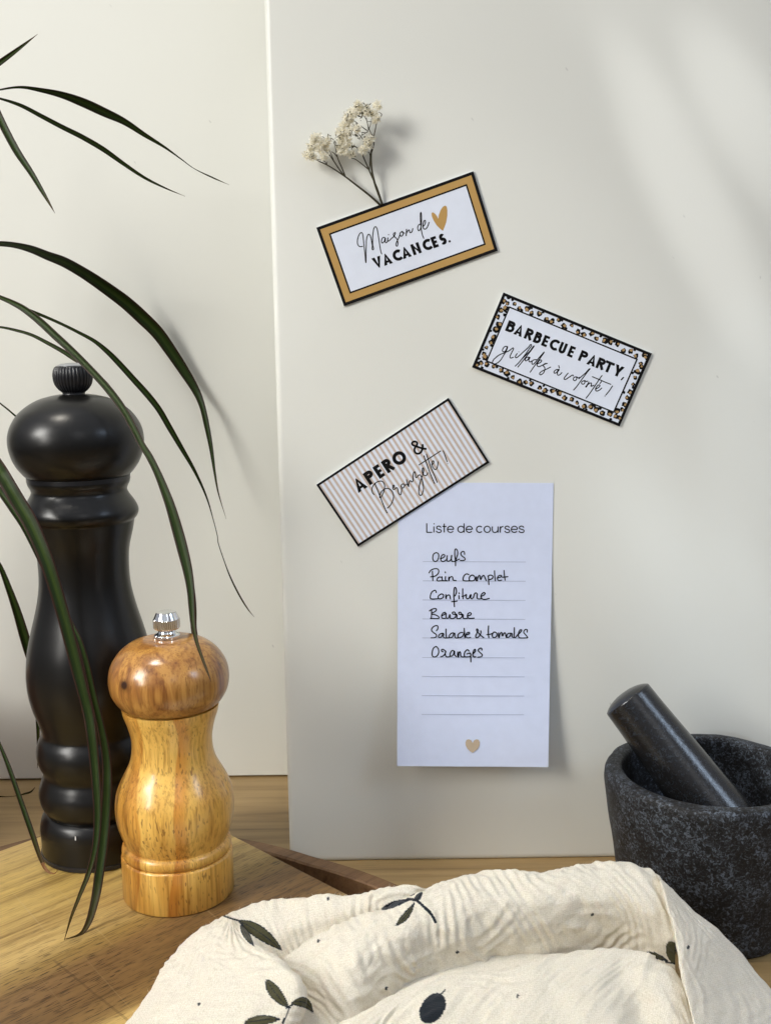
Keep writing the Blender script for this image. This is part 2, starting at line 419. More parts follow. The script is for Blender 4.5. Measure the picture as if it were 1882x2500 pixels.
def mat_cloth():
    mt, nt, b = newmat('printed_muslin')
    at = N(nt, 'ShaderNodeAttribute', attribute_name='print')
    tc = N(nt, 'ShaderNodeTexCoord')
    mp = N(nt, 'ShaderNodeMapping'); nt.links.new(tc.outputs['UV'], mp.inputs[0]); mp.inputs['Scale'].default_value = (1, 1, 1)
    w1 = N(nt, 'ShaderNodeTexWave', wave_type='BANDS', bands_direction='X'); w2 = N(nt, 'ShaderNodeTexWave', wave_type='BANDS', bands_direction='Y')
    for wv in (w1, w2):
        wv.inputs['Scale'].default_value = 360; wv.inputs['Distortion'].default_value = 2.2
        wv.inputs['Detail'].default_value = 1; wv.inputs['Detail Scale'].default_value = 0.3
        nt.links.new(mp.outputs[0], wv.inputs[0])
    weave = math_(nt, 'MULTIPLY', w1.outputs['Fac'], w2.outputs['Fac'])
    fine = noise(nt, coords(nt), 1600, 3, 0.6)
    c = mix(nt, at.outputs['Color'], mix(nt, at.outputs['Color'], (0.72, 0.68, 0.60), 1.0, 'MULTIPLY'), math_(nt, 'MULTIPLY', math_(nt, 'SUBTRACT', 1.0, weave), 0.34))
    c = mix(nt, c, mix(nt, c, (0.80, 0.78, 0.72), 1.0, 'MULTIPLY'), ramp(nt, [(0.35, (0.8, 0.8, 0.8)), (0.6, (0, 0, 0))], fine))
    nt.links.new(c, b.inputs['Base Color'])
    b.inputs['Roughness'].default_value = 0.95; b.inputs['Specular IOR Level'].default_value = 0.15
    b.inputs['Sheen Weight'].default_value = 0.15; b.inputs['Sheen Roughness'].default_value = 0.5
    b.inputs['Subsurface Weight'].default_value = 0.12; b.inputs['Subsurface Radius'].default_value = (0.004, 0.003, 0.0018); b.inputs['Subsurface Scale'].default_value = 1.0
    tr = N(nt, 'ShaderNodeBsdfTranslucent'); nt.links.new(mix(nt, c, (1.0, 0.90, 0.72), 1.0, 'MULTIPLY'), tr.inputs[0])
    ms = N(nt, 'ShaderNodeMixShader'); ms.inputs[0].default_value = 0.22
    nt.links.new(b.outputs[0], ms.inputs[1]); nt.links.new(tr.outputs[0], ms.inputs[2])
    nt.links.new(ms.outputs[0], nt.nodes['Material Output'].inputs['Surface'])
    h = math_(nt, 'ADD', math_(nt, 'MULTIPLY', weave, 0.6), fine)
    bump(nt, b, h, 0.35, 0.0006)
    return mt
M_cloth = mat_cloth()
M_lint = flat('cotton_lint', (0.90, 0.87, 0.78), 0.95, 0.1)

# ------------------------------------------------------------------ the setting: table and panels
def boxverts(x0, x1, y0, y1, z0, z1):
    return [(x0, y0, z0), (x1, y0, z0), (x1, y1, z0), (x0, y1, z0), (x0, y0, z1), (x1, y0, z1), (x1, y1, z1), (x0, y1, z1)]
BF = [(0, 3, 2, 1), (4, 5, 6, 7), (0, 1, 5, 4), (1, 2, 6, 5), (2, 3, 7, 6), (3, 0, 4, 7)]
o = mesh('table_top', boxverts(-0.9, 0.9, -0.25, 0.95, -0.03, 0), BF, M_oak, smooth=False, loc=(0, 0, 0))
tag(o, kind='structure')

def panel(name, x0, x1, yf, z0, z1, th, rv, mat, label):
    """upright panel with rounded front corners; the left edge is parallel to the world vertical"""
    prof = []
    for k in range(9):
        a = math.pi + k / 8 * math.pi / 2
        prof.append((x0 + rv + rv * math.cos(a), yf + rv + rv * math.sin(a)))
    for k in range(9):
        a = 1.5 * math.pi + k / 8 * math.pi / 2
        prof.append((x1 - rv + rv * math.cos(a), yf + rv + rv * math.sin(a)))
    prof += [(x1, yf + th), (x0, yf + th)]
    zs = [z0, z0 + rv * 0.15, z0 + rv * 0.5, z0 + rv, z1 - rv, z1]
    ins = [rv * 0.8, rv * 0.4, rv * 0.1, 0, 0, rv * 0.3]
    vs = []; n = len(prof); fs = []
    for z, i in zip(zs, ins):
        for k, (x, y) in enumerate(prof):
            yy = max(y, yf + i * 0.6)
            xx = min(max(x, x0 + i * 0.6), x1 - i * 0.6)
            vs.append((xx, yy, z))
    for j in range(len(zs) - 1):
        for k in range(n):
            fs.append((j * n + k, j * n + (k + 1) % n, (j + 1) * n + (k + 1) % n, (j + 1) * n + k))
    fs.append(tuple(range(n))[::-1]); fs.append(tuple((len(zs) - 1) * n + k for k in range(n)))
    o = mesh(name, vs, fs, mat, smooth=True, loc=((x0 + x1) / 2, yf, z0), angle=40)
    return tag(o, label, 'panel')
XL = ony(706, 2060, YF)[0]
panel('backdrop_panel', XL, 0.42, YF, 0.0, 0.78, 0.016, 0.0035, M_front, 'pale cream upright panel that the magnets and shopping list hang on')
panel('backdrop_panel', -0.62, 0.55, YB, 0.0012, 0.95, 0.012, 0.001, M_back, 'cream upright panel standing furthest back, behind the plant and the mills')

# ------------------------------------------------------------------ round tray and cutting board
TC = np.array([-0.541 * 0.278, 1.33 * 0.278])
def trayr(deg):
    return np.interp(deg % 360, [0, 40, 46, 62, 71, 75.5, 90, 104, 110, 125, 150, 360], [.2295, .2295, .2295, .2293, .2338, .236, .2425, .2425, .235, .2295, .2295, .2295])
def make_tray():
    o = thing('round_tray', 'dark walnut round tray with raised rim under the square cutting board', 'tray', (TC[0], TC[1], 0))
    n = 240; vs = []; fs = []
    rows = [(-0.0, 0.0005, 'o'), (-0.002, 0.0, 'o')]
    ring = [(-0.004, 0.0), (0.0, 0.004), (0.0, ZT - 0.002), (-0.0015, ZT), (-0.0095, ZT), (-0.0105, ZT - 0.001), (-0.0115, 0.011), (-0.014, 0.010)]
    for dr, z in ring:
        for k in range(n):
            th = 360 * k / n; r = trayr(th) + dr
            vs.append((TC[0] + r * math.cos(math.radians(th)), TC[1] + r * math.sin(math.radians(th)), z))
    for j in range(len(ring) - 1):
        for k in range(n):
            fs.append((j * n + k, j * n + (k + 1) % n, (j + 1) * n + (k + 1) % n, (j + 1) * n + k))
    rim = mesh('rim', vs, fs, M_tray, o, angle=30)
    cv = [vs[(len(ring) - 1) * n + k] for k in range(n)]
    mesh('base', cv, [tuple(range(n))], M_tray, o, smooth=False)
make_tray()

BC = np.array([-0.529, 2.273]) * 0.278          # back corner of the cutting board
BC = np.array([-0.147, 0.632])
def make_board():
    a = np.array([-0.7071, -0.7071]); b = np.array([0.7071, -0.7071])   # the two back edges
    La, Lb = 0.40, 0.34; r = 0.003; t0, t1 = ZT + 0.0008, ZB
    o = thing('cutting_board', 'square acacia cutting board with pale and dark bands under both mills', 'cutting board', (BC[0], BC[1], t0))
    cor = [(0, 0), (0, Lb), (La, Lb), (La, 0)]
    base = []
    cen = np.array([La / 2, Lb / 2])
    for (i, j), ang in zip(cor, (180, 90, 0, 270)):
        ci = (i + r if i == 0 else i - r); cj = (j + r if j == 0 else j - r)
        for k in range(5):
            th = math.radians(ang + (90 - 22.5 * k if True else 0))
            base.append((ci, cj, th))
    pts = []
    for (i, j) in cor:
        pts.append((i, j))
    # simple rounded rectangle in (a, b) coordinates
    ring = []
    for (ci, cj), a0 in zip(((r, r), (r, Lb - r), (La - r, Lb - r), (La - r, r)), (270, 180, 90, 0)):
        for k in range(5):
            th = math.radians(a0 - 22.5 * k)
            ring.append((ci + r * math.cos(th), cj + r * math.sin(th)))
    n = len(ring); vs = []; fs = []
    e = 0.0009
    for z, ins in ((t0, e), (t0 + e, 0), (t1 - e, 0), (t1 - e * 0.3, e * 0.3), (t1, e)):
        for (i, j) in ring:
            di = np.clip(i, ins, La - ins); dj = np.clip(j, ins, Lb - ins)
            p = BC + a * di + b * dj
            vs.append((p[0], p[1], z))
    for q in range(4):
        for k in range(n):
            fs.append((q * n + k, q * n + (k + 1) % n, (q + 1) * n + (k + 1) % n, (q + 1) * n + k))
    fs.append(tuple(range(n))[::-1]); fs.append(tuple(4 * n + k for k in range(n)))
    mesh('slab', vs, fs, M_board, o, angle=50)
make_board()

# ------------------------------------------------------------------ mills
def sil(c, pts):
    """silhouette pixels -> (r, z) about a vertical axis through c"""
    c = np.array(c); L = np.linalg.norm(c); nrm = np.array([c[0] / L, c[1] / L, 0]); out = []
    for u, v in pts:
        d = ray(u, v); p = CAM + d * (L / (d @ nrm))
        out.append((math.hypot(p[0] - c[0], p[1] - c[1]), p[2]))
    return out
def spl(prof, n=6): return [tuple(p) for p in catmull(np.array(prof), n)]

BMC = (-0.593 * 0.278 + 0.0017, 2.028 * 0.278)
def zax(c, v):
    z = 0.1
    for _ in range(6):
        u, vv = px((c[0], c[1], z)); z += (vv - v) * 0.00023
    return z
def make_black_mill():
    c = BMC
    o = thing('pepper_mill', 'tall black lacquered pepper mill with ribbed round knob, standing by the plant', 'pepper mill', (c[0], c[1], ZB))
    k = 0.6 / F
    S = lambda r, v: (r * (np.array([0, c[1], zax(c, v) - CAMH]) @ Fw if v > 500 else 0.597) / F, zax(c, v))
    s5 = lambda x, y: (0.4068 * x, 850 + 0.4068 * y)
    # body
    up = [S(121, 1168), S(122, 1172), S(120, 1180), S(115, 1190), S(113.5, 1198), S(119, 1210), S(129, 1225), S(136.5, 1240), S(138, 1251), S(134, 1262), S(127.5, 1270), S(126, 1276), S(121.5, 1297), S(111, 1338), S(107.5, 1375), S(108, 1419), S(113, 1455), S(121, 1490), S(132, 1530), S(143, 1575), S(148.5, 1615), S(150, 1645), S(147.5, 1680), S(140, 1715), S(128, 1750), S(122, 1772), S(122, 1780), S(131, 1797), S(136, 1815), S(136.5, 1832), S(132, 1851), S(124, 1868), S(122.5, 1876), S(129, 1892), S(135, 1910), S(136, 1925), S(132, 1945), S(124, 1960), S(119, 1966)]
    body = spl(up, 5)
    z0 = body[0][1]
    body = [(0, z0 + 0.0005), (body[0][0] - 0.004, z0 + 0.0005)] + body + [(0.024, body[-1][1] - 0.0005), (0, body[-1][1] - 0.0005)]
    mesh('body', *lathe(body, c, 128), M_black, o, angle=40)
    foot = [(0, zax(c, 1963)), (0.024, zax(c, 1963)), (S(116, 0)[0], zax(c, 1964)), (S(124, 0)[0], zax(c, 1968)), (S(132, 0)[0], zax(c, 1978)), (S(136.5, 0)[0], zax(c, 1992)), (S(138, 0)[0], zax(c, 2012)), (S(137.5, 0)[0], 0.05), (S(137, 0)[0], ZB + 0.0030)]
    f = mesh('foot', *lathe(foot, c, 128), M_black, o, angle=50)
    rr = foot[-1][0]
    mesh('base_ring', *lathe([(rr - 0.001, ZB + 0.0031), (rr + 0.0004, ZB + 0.0026), (rr + 0.0004, ZB + 0.0006), (rr - 0.0006, ZB), (0, ZB)], c, 128), M_knob, o, angle=50)
    mesh('collar', *lathe([(0.0, zax(c, 1161)), (0.0268, zax(c, 1161)), (0.0268, zax(c, 1171)), (0, zax(c, 1171))], c, 96), M_knob, o, angle=40)
    head = [S(119, 1164), S(121.5, 1161), S(130, 1153), S(146, 1131), S(156.5, 1105), S(161, 1078), S(158.5, 1052), S(150, 1030), S(134, 1007), S(111, 988), S(85, 974), S(58, 966), S(38, 962.5), S(25, 962)]
    h = spl(head, 6)
    mesh('head', *lathe([(0, h[0][1]), (h[0][0] - .003, h[0][1])] + h + [(0, h[-1][1])], c, 128), M_black, o, angle=50)
    kn = [S(27, 963), S(27, 958), S(35, 951), S(44, 938), S(47.8, 920), S(46.5, 905), S(42, 895.5), S(38.5, 893)]
    kk = spl(kn, 6)
    kb = mesh('knob', *lathe(kk + [(0, kk[-1][1])], c, 240, rib=lambda z: (34, 0.055) if zax(c, 957) < z < zax(c, 896) else None), M_knob, o, angle=60)
    mesh('knob_cap', *lathe([S(36, 894.0), S(36, 892), S(33, 890), S(26, 887.2), S(24.5, 887.4), S(14, 885.6), S(13, 885.9), (0, zax(c, 885))], c, 64), M_steel, kb, angle=25)
    # small white tick printed on the foot
    p = []
    for (u, v) in ((182.5, 2043), (185.5, 2043), (185.9, 2053), (182.9, 2053)):
        d = ray(u, v); t0, t1 = 0.3, 0.8
        R = S(137.6, 0)[0] + 0.0003
        A = d[0] ** 2 + d[1] ** 2; B = -2 * (d[0] * c[0] + d[1] * c[1]); Cc = c[0] ** 2 + c[1] ** 2 - R * R
        t = (-B - math.sqrt(max(B * B - 4 * A * Cc, 0))) / (2 * A); p.append(CAM + d * t)
    mesh('tick_mark', p, [(0, 1, 2, 3)], M_white_mark, o, smooth=False)
make_black_mill()

WMC = (-0.394 * 0.278, 1.850 * 0.278)
def make_wood_mill():
    c = WMC
    o = thing('pepper_mill', 'short varnished light wood pepper mill with darker head and chrome knob', 'pepper mill', (c[0], c[1], ZB))
    s = 0.3663
    q = lambda x, y: (240 + s * x, 1450 + s * y)
    def prof(rows):
        out = []
        for y, xl, xr in rows:
            a, b_ = sil(c, [q(xl, y), q(xr, y)])
            out.append(((a[0] + b_[0]) / 2 * 0.998, (a[1] + b_[1]) / 2))
        return out
    body = prof([(738, 147, 803), (750, 148, 802), (780, 158, 799), (800, 168, 795), (850, 192, 782), (900, 209, 772), (950, 221, 766), (1000, 225, 768), (1050, 222, 776), (1100, 210, 790), (1150, 188, 815), (1200, 161, 845), (1250, 136, 872), (1300, 119, 894), (1350, 111, 904), (1400, 109, 908), (1450, 113, 906), (1500, 122, 897), (1550, 138, 882), (1590, 155, 868), (1615, 168, 858)])
    b = spl(body, 5)
    zb = b[-1][1]
    rfoot = prof([(1700, 155, 900)])[0]
    zf = zax(c, 1450 + s * 1716); rf = 0.1014 * 0.278
    bead = [(b[-1][0] - 0.0003, zb - 0.0006), (b[-1][0] + 0.0004, zb - 0.0010), (b[-1][0] + 0.0014, zb - 0.0022), (b[-1][0] + 0.0018, zb - 0.0042), (b[-1][0] + 0.0013, zb - 0.0060), (b[-1][0] + 0.0004, zb - 0.0068)]
    bead = spl(bead, 4)
    rf = max(rf, bead[-1][0] + 0.0015)
    zf = bead[-1][1]
    foot = [(rf - 0.0014, zf), (rf - 0.0009, zf - 0.0001), (rf - 0.0002, zf - 0.0006), (rf, zf - 0.0012), (rf, ZB + 0.0009), (rf - 0.0006, ZB + 0.0002), (rf - 0.001, ZB), (0, ZB)]
    mesh('body', *lathe([(0, b[0][1]), (b[0][0] - 0.0012, b[0][1])] + b + bead + foot, c, 128), M_mill, o, angle=42)
    head = prof([(728, 152, 800), (700, 125, 832), (650, 92, 865), (600, 75, 880), (550, 69, 882), (500, 75, 877), (450, 90, 862), (400, 118, 838), (350, 155, 800), (300, 222, 742), (272, 290, 680)])
    ztop = zax(c, 1555.5); zmid = head[5][1]
    head = [(r_, z_ if z_ < zmid else zmid + (z_ - zmid) * (ztop - 0.0012 - zmid) / (head[-1][1] - zmid)) for r_, z_ in head]
    h = spl(head, 6)
    # make the head lathe end under the knob
    top = h[-1]
    cap = [(top[0] * f, top[1] + 0.0012 * (1 - f * f)) for f in (0.8, 0.5, 0.2)]
    mt, nt, bb, cc = HEAD
    hit = CAM + ray(*q(172, 612)) * 1
    d = ray(*q(172, 612)); R = 0.0295
    best = None
    for t in np.linspace(0.4, 0.6, 4001):
        p = CAM + d * t
        rr = math.hypot(p[0] - c[0], p[1] - c[1])
        if rr <= np.interp(p[2], [x[1] for x in h], [x[0] for x in h]): best = p; break
    if best is not None:
        cc = knot(nt, cc, tuple(np.array(best) - np.array((c[0], c[1], ZB))), 0.0042)
    finish_wood(mt, nt, bb, cc, 0.28)
    mesh('head', *lathe([(0, h[0][1]), (h[0][0] - 0.002, h[0][1])] + h + cap + [(0, cap[-1][1] + 0.0001)], c, 128), mt, o, angle=50)
    # chrome knob
    k = (c[1] * math.cos(PITCH) + 0.16 * math.sin(PITCH)) / F
    zk = lambda v: zax(c, v)
    s2 = 0.06006
    V = lambda y: 1470 + s2 * y
    r0 = 26.0 * k
    zt = zk(1494.0); zs = zk(1509.5); zm = zk(1531); zn = zk(1540); zfl = zk(1548); zbt = zk(1555.5)
    pr = [(0, zt), (22.5 * k, zt), (23.8 * k, zt - 0.0001), (30.5 * k, zs), (32.2 * k, zs - 0.0003), (32.2 * k, zm), (30 * k, zm - 0.0006), (22 * k, zn + 0.0004), (20 * k, zn), (22 * k, zn - 0.0008), (29 * k, zfl), (31.5 * k, zfl - 0.0004), (31.5 * k, zbt), (0, zbt)]
    mesh('knob', *lathe(pr, c, 216, rib=lambda z: (36, 0.07) if (zm - 1e-6 < z < zs) or (z < zfl - 0.0001) else None), M_chrome, o, angle=25)
make_wood_mill()

# ------------------------------------------------------------------ mortar and pestle
MC = (0.1715, 0.539); MR, MZ = 0.0555, 0.085
def make_mortar():
    o = thing('mortar', 'speckled dark grey granite mortar standing right of the cream panel', 'mortar', (MC[0], MC[1], 0))
    pr = [(0, 0), (0.040, 0), (0.0425, 0.0008), (0.0440, 0.003), (0.0490, 0.032), (0.0530, 0.058), (0.0552, 0.075), (0.0555, 0.080), (0.0551, 0.0830), (0.0540, 0.0847), (0.0525, 0.0853), (0.0480, 0.0853), (0.0466, 0.0846), (0.0459, 0.0825), (0.0452, 0.070), (0.0425, 0.052), (0.036, 0.036), (0.026, 0.026), (0.012, 0.0215), (0, 0.021)]
    pr = [pr[0]] + spl(pr[1:], 5)
    vs, fs = lathe(pr, MC, 160)
    v2 = []
    for x, y, z in vs:
        n = mnoise.noise(Vector((x * 60, y * 60, z * 60))) * 0.0005 + mnoise.noise(Vector((x * 170, y * 170, z * 170))) * 0.00018
        r = math.hypot(x - MC[0], y - MC[1]) + 1e-9
        v2.append((x + (x - MC[0]) / r * n, y + (y - MC[1]) / r * n, z + (n if z > 0.06 else 0)))
    mesh('bowl', v2, fs, M_gran, o, angle=60)
make_mortar()
def make_pestle():
    top = ony(1528, 1702, 0.556); tip = np.array([MC[0] + 0.019, MC[1] - 0.018, 0.040])
    ax = top - tip; L = np.linalg.norm(ax); ax /= L
    o = thing('pestle', 'polished black stone pestle leaning in the granite mortar', 'pestle', tuple(tip))
    e1 = np.cross(ax, [0, 1, 0.2]); e1 /= np.linalg.norm(e1); e2 = np.cross(ax, e1)
    pr = [(0, -0.013), (0.006, -0.0122), (0.0115, -0.0095), (0.0165, -0.004), (0.0183, 0.003), (0.0184, 0.012), (0.0177, 0.03), (0.0163, 0.05), (0.0143, L - 0.014), (0.0140, L - 0.0022), (0.0138, L - 0.0012), (0.0131, L - 0.0006), (0.0115, L + 0.0004), (0.0085, L + 0.0016), (0.0045, L + 0.0025), (0, L + 0.0028)]
    pr = [pr[0]] + spl(pr[1:-1], 4) + [pr[-1]]
    vs, fs = lathe(pr, (0, 0), 96)
    vs = [tip + e1 * x + e2 * y + ax * z for x, y, z in vs]
    mesh('shaft', vs, fs, M_pest, o, angle=40)
make_pestle()

# ------------------------------------------------------------------ print helpers (flat ink on real surfaces)
def ribbon(pts, wid, n=6, smooth=True, caps=True):
    """polyline in pixels -> (verts2d, faces)"""
    P = catmull(pts, n) if smooth and len(pts) > 2 else np.asarray(pts, float)
    keep = [0]
    for i in range(1, len(P)):
        if np.linalg.norm(P[i] - P[keep[-1]]) > 0.05: keep.append(i)
    P = P[keep]
    if len(P) < 2: return [], []
    T = np.gradient(P, axis=0); T /= np.linalg.norm(T, axis=1)[:, None] + 1e-9
    Nn = np.stack([-T[:, 1], T[:, 0]], 1); hw = wid / 2
    vs = []; fs = []
    for i in range(len(P)): vs += [P[i] + Nn[i] * hw, P[i] - Nn[i] * hw]
    for i in range(len(P) - 1): fs.append((2 * i, 2 * i + 1, 2 * i + 3, 2 * i + 2))
    if caps:
        for e, sg in ((0, -1), (len(P) - 1, 1)):
            b = len(vs); ang = math.atan2(Nn[e][1], Nn[e][0])
            for k in range(7):
                th = ang - sg * math.pi * k / 6
                vs.append(P[e] + hw * np.array([math.cos(th), math.sin(th)]))
            fs.append(tuple(range(b, b + 7)))
    return vs, fs
class Ink:
    """collects pixel-space shapes and lays them on a surface given by place(u, v, lift)"""
    def __init__(s, place, lift): s.b = MB(); s.p = place; s.l = lift; s.k = 0
    def poly(s, vs, fs, mi=0):
        s.k += 1; lf = s.l + s.k * 1.0e-6
        s.b.add([s.p(u, v, lf) for u, v in vs], fs, mi)
    def stroke(s, pts, wid, **k): s.poly(*ribbon(pts, wid, **k))
    def shape(s, pts, mi=0): s.poly(pts, [tuple(range(len(pts)))], mi)
    def disc(s, c, r, mi=0): s.shape([(c[0] + r * math.cos(t), c[1] + r * math.sin(t)) for t in np.linspace(0, 2 * math.pi, 14, endpoint=False)], mi)
    def build(s, name, mats, parent): return s.b.build(name, mats, parent, smooth=False)

def arc(cx, cy, rx, ry, a0, a1, n=14):
    return [(cx + rx * math.cos(math.radians(a)), cy + ry * math.sin(math.radians(a))) for a in np.linspace(a0, a1, n)]
def glyph(ch, W, H, t):
    """bold geometric capital as list of (points, smooth) strokes, x 0..W, y 0..H (up), stroke t"""
    h = t / 2
    L = lambda *p: (list(p), False)
    if ch == 'V': return ['poly', [(0, H), (t * 1.12, H), (W / 2 + t * 0.02, t * 1.3), (W - t * 1.05, H), (W, H), (W / 2 + t * .18, 0), (W / 2 - t * .10, 0)]]
    if ch == 'A': return ['multi', [[(0, 0), (W / 2 - t * .12, H), (W / 2 + t * .12, H), (W / 2 + t * .0, H - t * 1.1), (t * 1.08, 0)], [(W, 0), (W / 2 + t * .12, H), (W / 2 - t * .12, H), (W / 2, H - t * 1.1), (W - t * 1.08, 0)], [(W * .22, H * .18), (W * .78, H * .18), (W * .70, H * .18 + t * .72), (W * .30, H * .18 + t * .72)]]]
    if ch == 'N': return ['multi', [[(0, 0), (t, 0), (t, H), (0, H)], [(W - t, 0), (W, 0), (W, H), (W - t, H)], [(0, H), (t * 0.6, H), (W, 0), (W - t * .6, 0)]]]
    if ch == 'E': return ['multi', [[(0, 0), (t, 0), (t, H), (0, H)], [(0, 0), (W, 0), (W, t * .9), (0, t * .9)], [(0, H - t * .9), (W, H - t * .9), (W, H), (0, H)], [(0, H / 2 - t * .42), (W * .93, H / 2 - t * .42), (W * .93, H / 2 + t * .42), (0, H / 2 + t * .42)]]]
    if ch == 'T': return ['multi', [[(W / 2 - h, 0), (W / 2 + h, 0), (W / 2 + h, H), (W / 2 - h, H)], [(0, H - t * .95), (W, H - t * .95), (W, H), (0, H)]]]
    if ch == 'Y': return ['multi', [[(W / 2 - h, 0), (W / 2 + h, 0), (W / 2 + h, H * .45), (W / 2 - h, H * .45)], [(0, H), (t * 1.15, H), (W / 2 + h, H * .40), (W / 2 - h, H * .36)], [(W, H), (W - t * 1.15, H), (W / 2 - h, H * .40), (W / 2 + h, H * .36)]]]
    if ch == 'C':
        r = H / 2 - h; return ['strokes', [(arc(r + h, H / 2, r, r, 48, 312, 26), True)]]
    if ch == 'O':
        r = H / 2 - h; return ['strokes', [(arc(r + h, H / 2, r, r, 0, 362, 40), True)]]
    if ch == 'U': r = W / 2 - h; return ['strokes', [([(h, H), (h, r + h)] + arc(W / 2, r + h, r, r, 180, 360, 14) + [(W - h, r + h), (W - h, H)], False)]]
    if ch in 'PRB':
        bh = H * (.56 if ch != 'B' else .5); r = bh / 2 - h * .95
        out = [([(h, 0), (h, H)], False)]
        xr = W - h - r - (W * .06 if ch != 'P' else 0)
        out.append(([(h, H - h * .95), (xr, H - h * .95)] + arc(xr, H - bh / 2, r, r, 90, -90, 12) + [(h, H - bh + h * .95)], False))
        if ch == 'B':
            r2 = (H - bh + t * .9) / 2 - h * .95; x2 = W - h - r2
            out.append(([(h, h * .95 + 2 * r2), (x2, h * .95 + 2 * r2)] + arc(x2, h * .95 + r2, r2, r2, 90, -90, 12) + [(h, h * .95)], False))
        if ch == 'R': out.append(([(W * .42, H - bh + h * .6), (W - h * .75, h * .15)], False))
        return ['strokes', out]
    if ch == 'S':
        r = (H - t) / 4 * 1.03; x = W / 2; rx = W / 2 - h
        return ['strokes', [(arc(x, H - h - r, rx * .92, r, 35, 270, 16)[:-1] + arc(x, h + r, rx, r, 90, -145, 16), True)]]
    return ['strokes', []]
def bold(ink, text, boxes, e, base, H, t, S):
    """letters in zoom pixels; e = baseline direction, n-projection of the baseline = base; S maps zoom pixel -> photo pixel"""
    e = np.array(e) / np.linalg.norm(e); up = np.array([e[1], -e[0]])
    O = lambda x, y: S(*(e * x + up * (base + y)))
    for ch, (a, b) in zip(text, boxes):
        g = glyph(ch, b - a, H, t)
        if g[0] == 'poly': ink.shape([O(a + x, y) for x, y in g[1]])
        elif g[0] == 'multi':
            for p in g[1]: ink.shape([O(a + x, y) for x, y in p])
        else:
            k = np.linalg.norm(np.array(O(1, 0)) - np.array(O(0, 0)))
            for pts, sm in g[1]:
                ink.stroke([O(a + x, y) for x, y in pts], t * k, smooth=sm, caps=False, n=3)
    return O

def board_place(off):
    return lambda u, v, lift: ony(u, v, YF - off - lift)

def magnet(name, label, corners, edge, parts):
    """corners TL, TR, BR, BL in photo pixels"""
    th = 0.0011; pl = board_place(th)
    C4 = [np.array(c, float) for c in corners]
    loc = ony(*(sum(C4) / 4), YF)
    o = thing(name, label, 'magnet', tuple(loc))
    def at(s, t):  # bilinear, s along the long side, t down
        return tuple((C4[0] * (1 - s) + C4[1] * s) * (1 - t) + (C4[3] * (1 - s) + C4[2] * s) * t)
    Lx = np.linalg.norm(C4[1] - C4[0]); Ly = np.linalg.norm(C4[3] - C4[0])
    rect = lambda i: [at(i / Lx, i / Ly), at(1 - i / Lx, i / Ly), at(1 - i / Lx, 1 - i / Ly), at(i / Lx, 1 - i / Ly)]
    fr = [ony(u, v, YF - th) for u, v in rect(0)]; bk = [ony(u, v, YF - 0.00005) for u, v in rect(0)]
    # the rear of the sheet sits exactly behind its front
    bk = [np.array((f[0], YF - 0.00005, f[2])) for f in fr]
    mesh('backing', fr + bk, [(0, 3, 2, 1), (0, 1, 5, 4), (1, 2, 6, 5), (2, 3, 7, 6), (3, 0, 4, 7), (4, 5, 6, 7)], M_magnet, o, smooth=False)
    def frame(nm, i0, i1, lift, mat):
        ik = Ink(pl, lift); a, b = rect(i0), rect(i1)
        ik.poly(a + b, [(0, 1, 5, 4), (1, 2, 6, 5), (2, 3, 7, 6), (3, 0, 4, 7)]); return ik.build(nm, mat, o)
    parts(o, pl, at, rect, frame, Lx, Ly)
    return o
D = 1 / 0.8847
dd = lambda x, y: (x * D, y * D)
sub = lambda x0, y0, s: (lambda x, y: (x0 + s * x, y0 + s * y))

